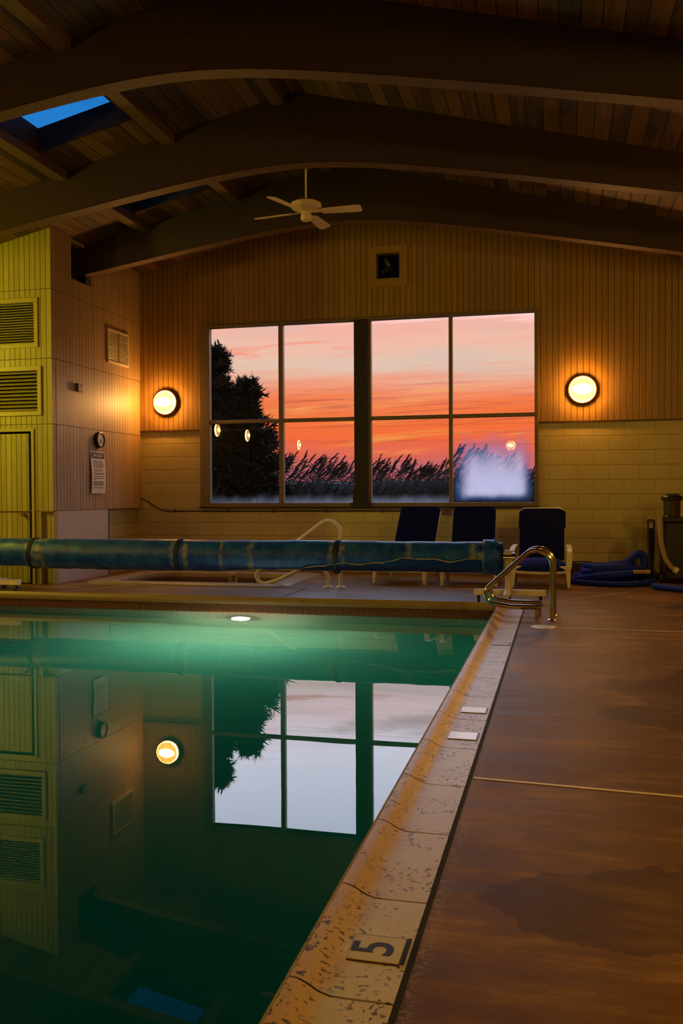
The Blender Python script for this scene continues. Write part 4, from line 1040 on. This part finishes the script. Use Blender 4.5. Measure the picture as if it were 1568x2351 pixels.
def crest(u):     # wanted plume-top slope (z-1.153)/y for u = x/y
    pts = [(-.46,.052),(-.40,.050),(-.33,.048),(-.296,.050),(-.275,.051),(-.25,.040),(-.235,.032),(-.222,.043),(-.20,.040),(-.185,.045),(-.17,.035),(-.14,.042),(-.12,.056),(-.10,.052),(-.085,.045),(-.07,.042),(-.05,.030),(-.03,.028),(0,.034),(.1,.04)]
    for (a,b),(c,d) in zip(pts, pts[1:]):
        if a <= u <= c: return b+(d-b)*(u-a)/(c-a)
    return .04
for k in range(800):
    u = rnd.uniform(-.46,.08); y = rnd.uniform(16.3,20.0)
    h = 1.153+.15+crest(u)*y*rnd.uniform(.55,1.04)+rnd.uniform(-.08,.0); reed(u*y, y, h, rnd.random() < .6)
for k in range(6000):        # the dense lower growth
    u = rnd.uniform(-.50,.12); y = rnd.uniform(16.1,21.5); x = u*y; h = rnd.uniform(.7,1.0)*(1.22+.62*crest(u)*y); sg = rnd.choice((-1,1,1)); dx = sg*rnd.uniform(.05,.45)
    b = Vector((x,y,-.15)); ribbon(m, [b, b+Vector((dx*.15,0,h*.5)), b+Vector((dx*.5,0,h*.85)), b+Vector((dx,0,h*rnd.uniform(.75,1.0)))], rnd.uniform(.04,.08), (.9,.35,.1))
tag(m.build('reed_bed', M['reed'], recalc=False), 'dark feathery reeds leaning right outside the window', 'reeds', None, 'stuff')

def cedar(e, x, y, top, spread, seed, n=900):
    r = random.Random(seed)
    t = MB(); t.tube([(x,y,-.15),(x+.03,y,top*.5),(x,y,top)], [.08,.05,.008], 8)
    m = MB(); nb = int(n/14)
    for b in range(nb):
        f = (b+.5)/nb; z = .45+(top-.45)*f; L = spread*(1-f)**1.0*r.uniform(.6,1.12)+.07; a = r.uniform(0,2*PI)
        d = Vector((math.cos(a),math.sin(a)*.75,0)); p0 = Vector((x,y,z-.10)); rise = r.uniform(.1,.45)
        tip = p0+d*L+Vector((0,0,L*rise+.05)); t.tube([p0, p0+(tip-p0)*.5+Vector((0,0,-.03)), tip], [.012,.009,.003], 5)
        for k in range(17):
            q = p0+(tip-p0)*r.uniform(.1,1.0)+Vector((r.gauss(0,.05),r.gauss(0,.05),r.gauss(0,.05)))
            for j in range(8):
                v = Vector((r.uniform(-1,1),r.uniform(-1,1),r.uniform(-.3,1.1)))+d*.6; v.normalize(); l2 = r.uniform(.08,.27)*(1.15-f*.5)
                wv = v.cross(Vector((r.uniform(-1,1),r.uniform(-1,1),r.uniform(-1,1))))
                if wv.length < .05: continue
                ribbon(m, [q, q+v*l2*.6, q+v*l2], .030, wv.normalized())
    t.build('trunk', M['bark'], e); m.build('foliage', M['needle'], e, recalc=False)
ce = empty('cedar_tree', (-5.6,14.9,-.15), label='dark twin-stemmed cedar outside the left end of the window', cat='tree')
cedar(ce, -5.84, 14.9, 3.72, .92, 3, 1500)
cedar(ce, -5.34, 15.0, 3.17, 1.05, 8, 1600)

# ------------------------------------------------------------------ sky
w = bpy.data.worlds.new('sunset_sky'); SC.world = w; w.use_nodes = True; t = w.node_tree; t.nodes.clear()
class WN(N):
    def __init__(self, t): self.t = t
k = WN(t); out = k.n('ShaderNodeOutputWorld'); bg = k.n('ShaderNodeBackground'); k.l(bg.outputs[0], out.inputs[0])
g = k.coord('Generated'); X = k.xyz(g)
el = k.math('MULTIPLY', k.math('ARCSINE', X[2]), 180/PI)
az = k.math('ARCTAN2', X[0], X[1])
band = k.noise(k.vec(k.math('MULTIPLY', az, 2.6), k.math('ADD', k.math('MULTIPLY', el, .62), k.math('MULTIPLY', az, -1.7)), 0.0), 1.6, 6, .62, .6)
soft = k.noise(k.vec(k.math('MULTIPLY', az, 4.0), k.math('MULTIPLY', el, .30), 2.0), 1.3, 5, .6, .4)
fine = k.noise(k.vec(k.math('MULTIPLY', az, 6), k.math('ADD', k.math('MULTIPLY', el, 3.1), k.math('MULTIPLY', az, -7)), 5.0), 1.2, 5, .65, .5)
e2 = k.math('ADD', el, k.math('ADD', k.math('MULTIPLY', k.math('SUBTRACT', band, .5), 3.0), k.math('MULTIPLY', k.math('SUBTRACT', fine, .5), 1.6)))
# the window's bright quarter of the sky, by elevation 0..40 degrees
f = k.math('DIVIDE', k.math('MAXIMUM', e2, 0.0), 40.0, clamp=True)
S = [(0.0,(.62,.08,.10)),(.035,(.58,.15,.18)),(.055,(.72,.15,.13)),(.085,(1.0,.16,.045)),(.12,(1.0,.19,.05)),(.148,(1.0,.25,.10)),(.172,(.98,.38,.24)),(.20,(.86,.60,.47)),(.235,(.97,.55,.42)),(.262,(1.0,.48,.39)),(.30,(1.5,1.05,1.1)),(.345,(2.4,1.7,1.9)),(.40,(3.0,2.9,3.5)),(.55,(3.2,3.5,4.5)),(.66,(1.3,1.6,2.3)),(1.0,(.7,1.1,1.9))]
col = k.ramp(f, S)
# streaks in the orange belt
belt = k.math('MULTIPLY', k.step(el, 1.5, 3.5), k.math('SUBTRACT', 1.0, k.step(el, 6.2, 8.2)))
col = k.mix(k.math('MULTIPLY', belt, k.math('MULTIPLY', k.step(fine, .50, .66), .75)), col, (.60,.10,.06))
col = k.mix(k.math('MULTIPLY', belt, k.math('MULTIPLY', k.step(band, .53, .68), .7)), col, (1.0,.42,.09))
# grey-mauve and pink cloud drifts above it
hi = k.math('MULTIPLY', k.step(el, 6.0, 7.5), k.math('SUBTRACT', 1.0, k.step(el, 15, 18)))
col = k.mix(k.math('MULTIPLY', hi, k.math('MULTIPLY', k.step(soft, .52, .68), .5)), col, (.74,.56,.50))
col = k.mix(k.math('MULTIPLY', hi, k.math('MULTIPLY', k.step(band, .58, .70), .75)), col, (1.05,.27,.18))
# away from the sunset the sky is a duller dusk blue
west = k.step(X[1], -.15, .55)
dusk = k.mix(k.step(el, 5, 60), (.20,.20,.30), (.30,.45,.75))
col = k.mix(k.math('MAXIMUM', west, k.step(el, 20, 40)), dusk, col)
col = k.mix(k.step(el, -2.0, -.2), (.02,.015,.012), col)
k.l(col, bg.inputs[0]); bg.inputs[1].default_value = 1.0

# light portal: helps sample the daylight that comes through the window (gives no light itself)
ld = bpy.data.lights.new('window_portal', 'AREA'); ld.shape = 'RECTANGLE'; ld.size = 5.1; ld.size_y = 2.75; ld.cycles.is_portal = True
lo = bpy.data.objects.new('window_portal', ld); C.objects.link(lo); lo.location = (-2.85,D+.10,2.35); lo.rotation_euler = (-PI/2,0,0)

# ------------------------------------------------------------------ camera
cam = bpy.data.cameras.new('camera'); co = bpy.data.objects.new('camera', cam); C.objects.link(co)
yaw, pitch, roll = math.radians(13.691), math.radians(-1.134), math.radians(-.282)
fwd = Vector((-math.sin(yaw)*math.cos(pitch), math.cos(yaw)*math.cos(pitch), math.sin(pitch)))
r = Vector((math.cos(yaw), math.sin(yaw), 0)); u = r.cross(fwd)
r2 = math.cos(roll)*r+math.sin(roll)*u; u2 = -math.sin(roll)*r+math.cos(roll)*u
mt = Matrix((r2, u2, -fwd)).transposed().to_4x4(); mt.translation = Vector((0,0,1.153)); co.matrix_world = mt
cam.sensor_fit = 'VERTICAL'; cam.sensor_height = 24; cam.lens = 2071.26/2351*24; cam.clip_start = .05; cam.clip_end = 400
SC.camera = co

# ------------------------------------------------------------------ look
vs = SC.view_settings; vs.view_transform = 'Standard'; vs.look = 'None'; vs.gamma = 1; vs.exposure = 0; vs.use_curve_mapping = False
cy = SC.cycles
cy.max_bounces = 7; cy.diffuse_bounces = 3; cy.glossy_bounces = 4; cy.transmission_bounces = 5; cy.transparent_max_bounces = 8; cy.volume_bounces = 0
cy.sample_clamp_indirect = 4; cy.caustics_reflective = False; cy.caustics_refractive = False
cy.use_denoising = True
try: cy.denoiser = 'OPENIMAGEDENOISE'
except Exception: pass
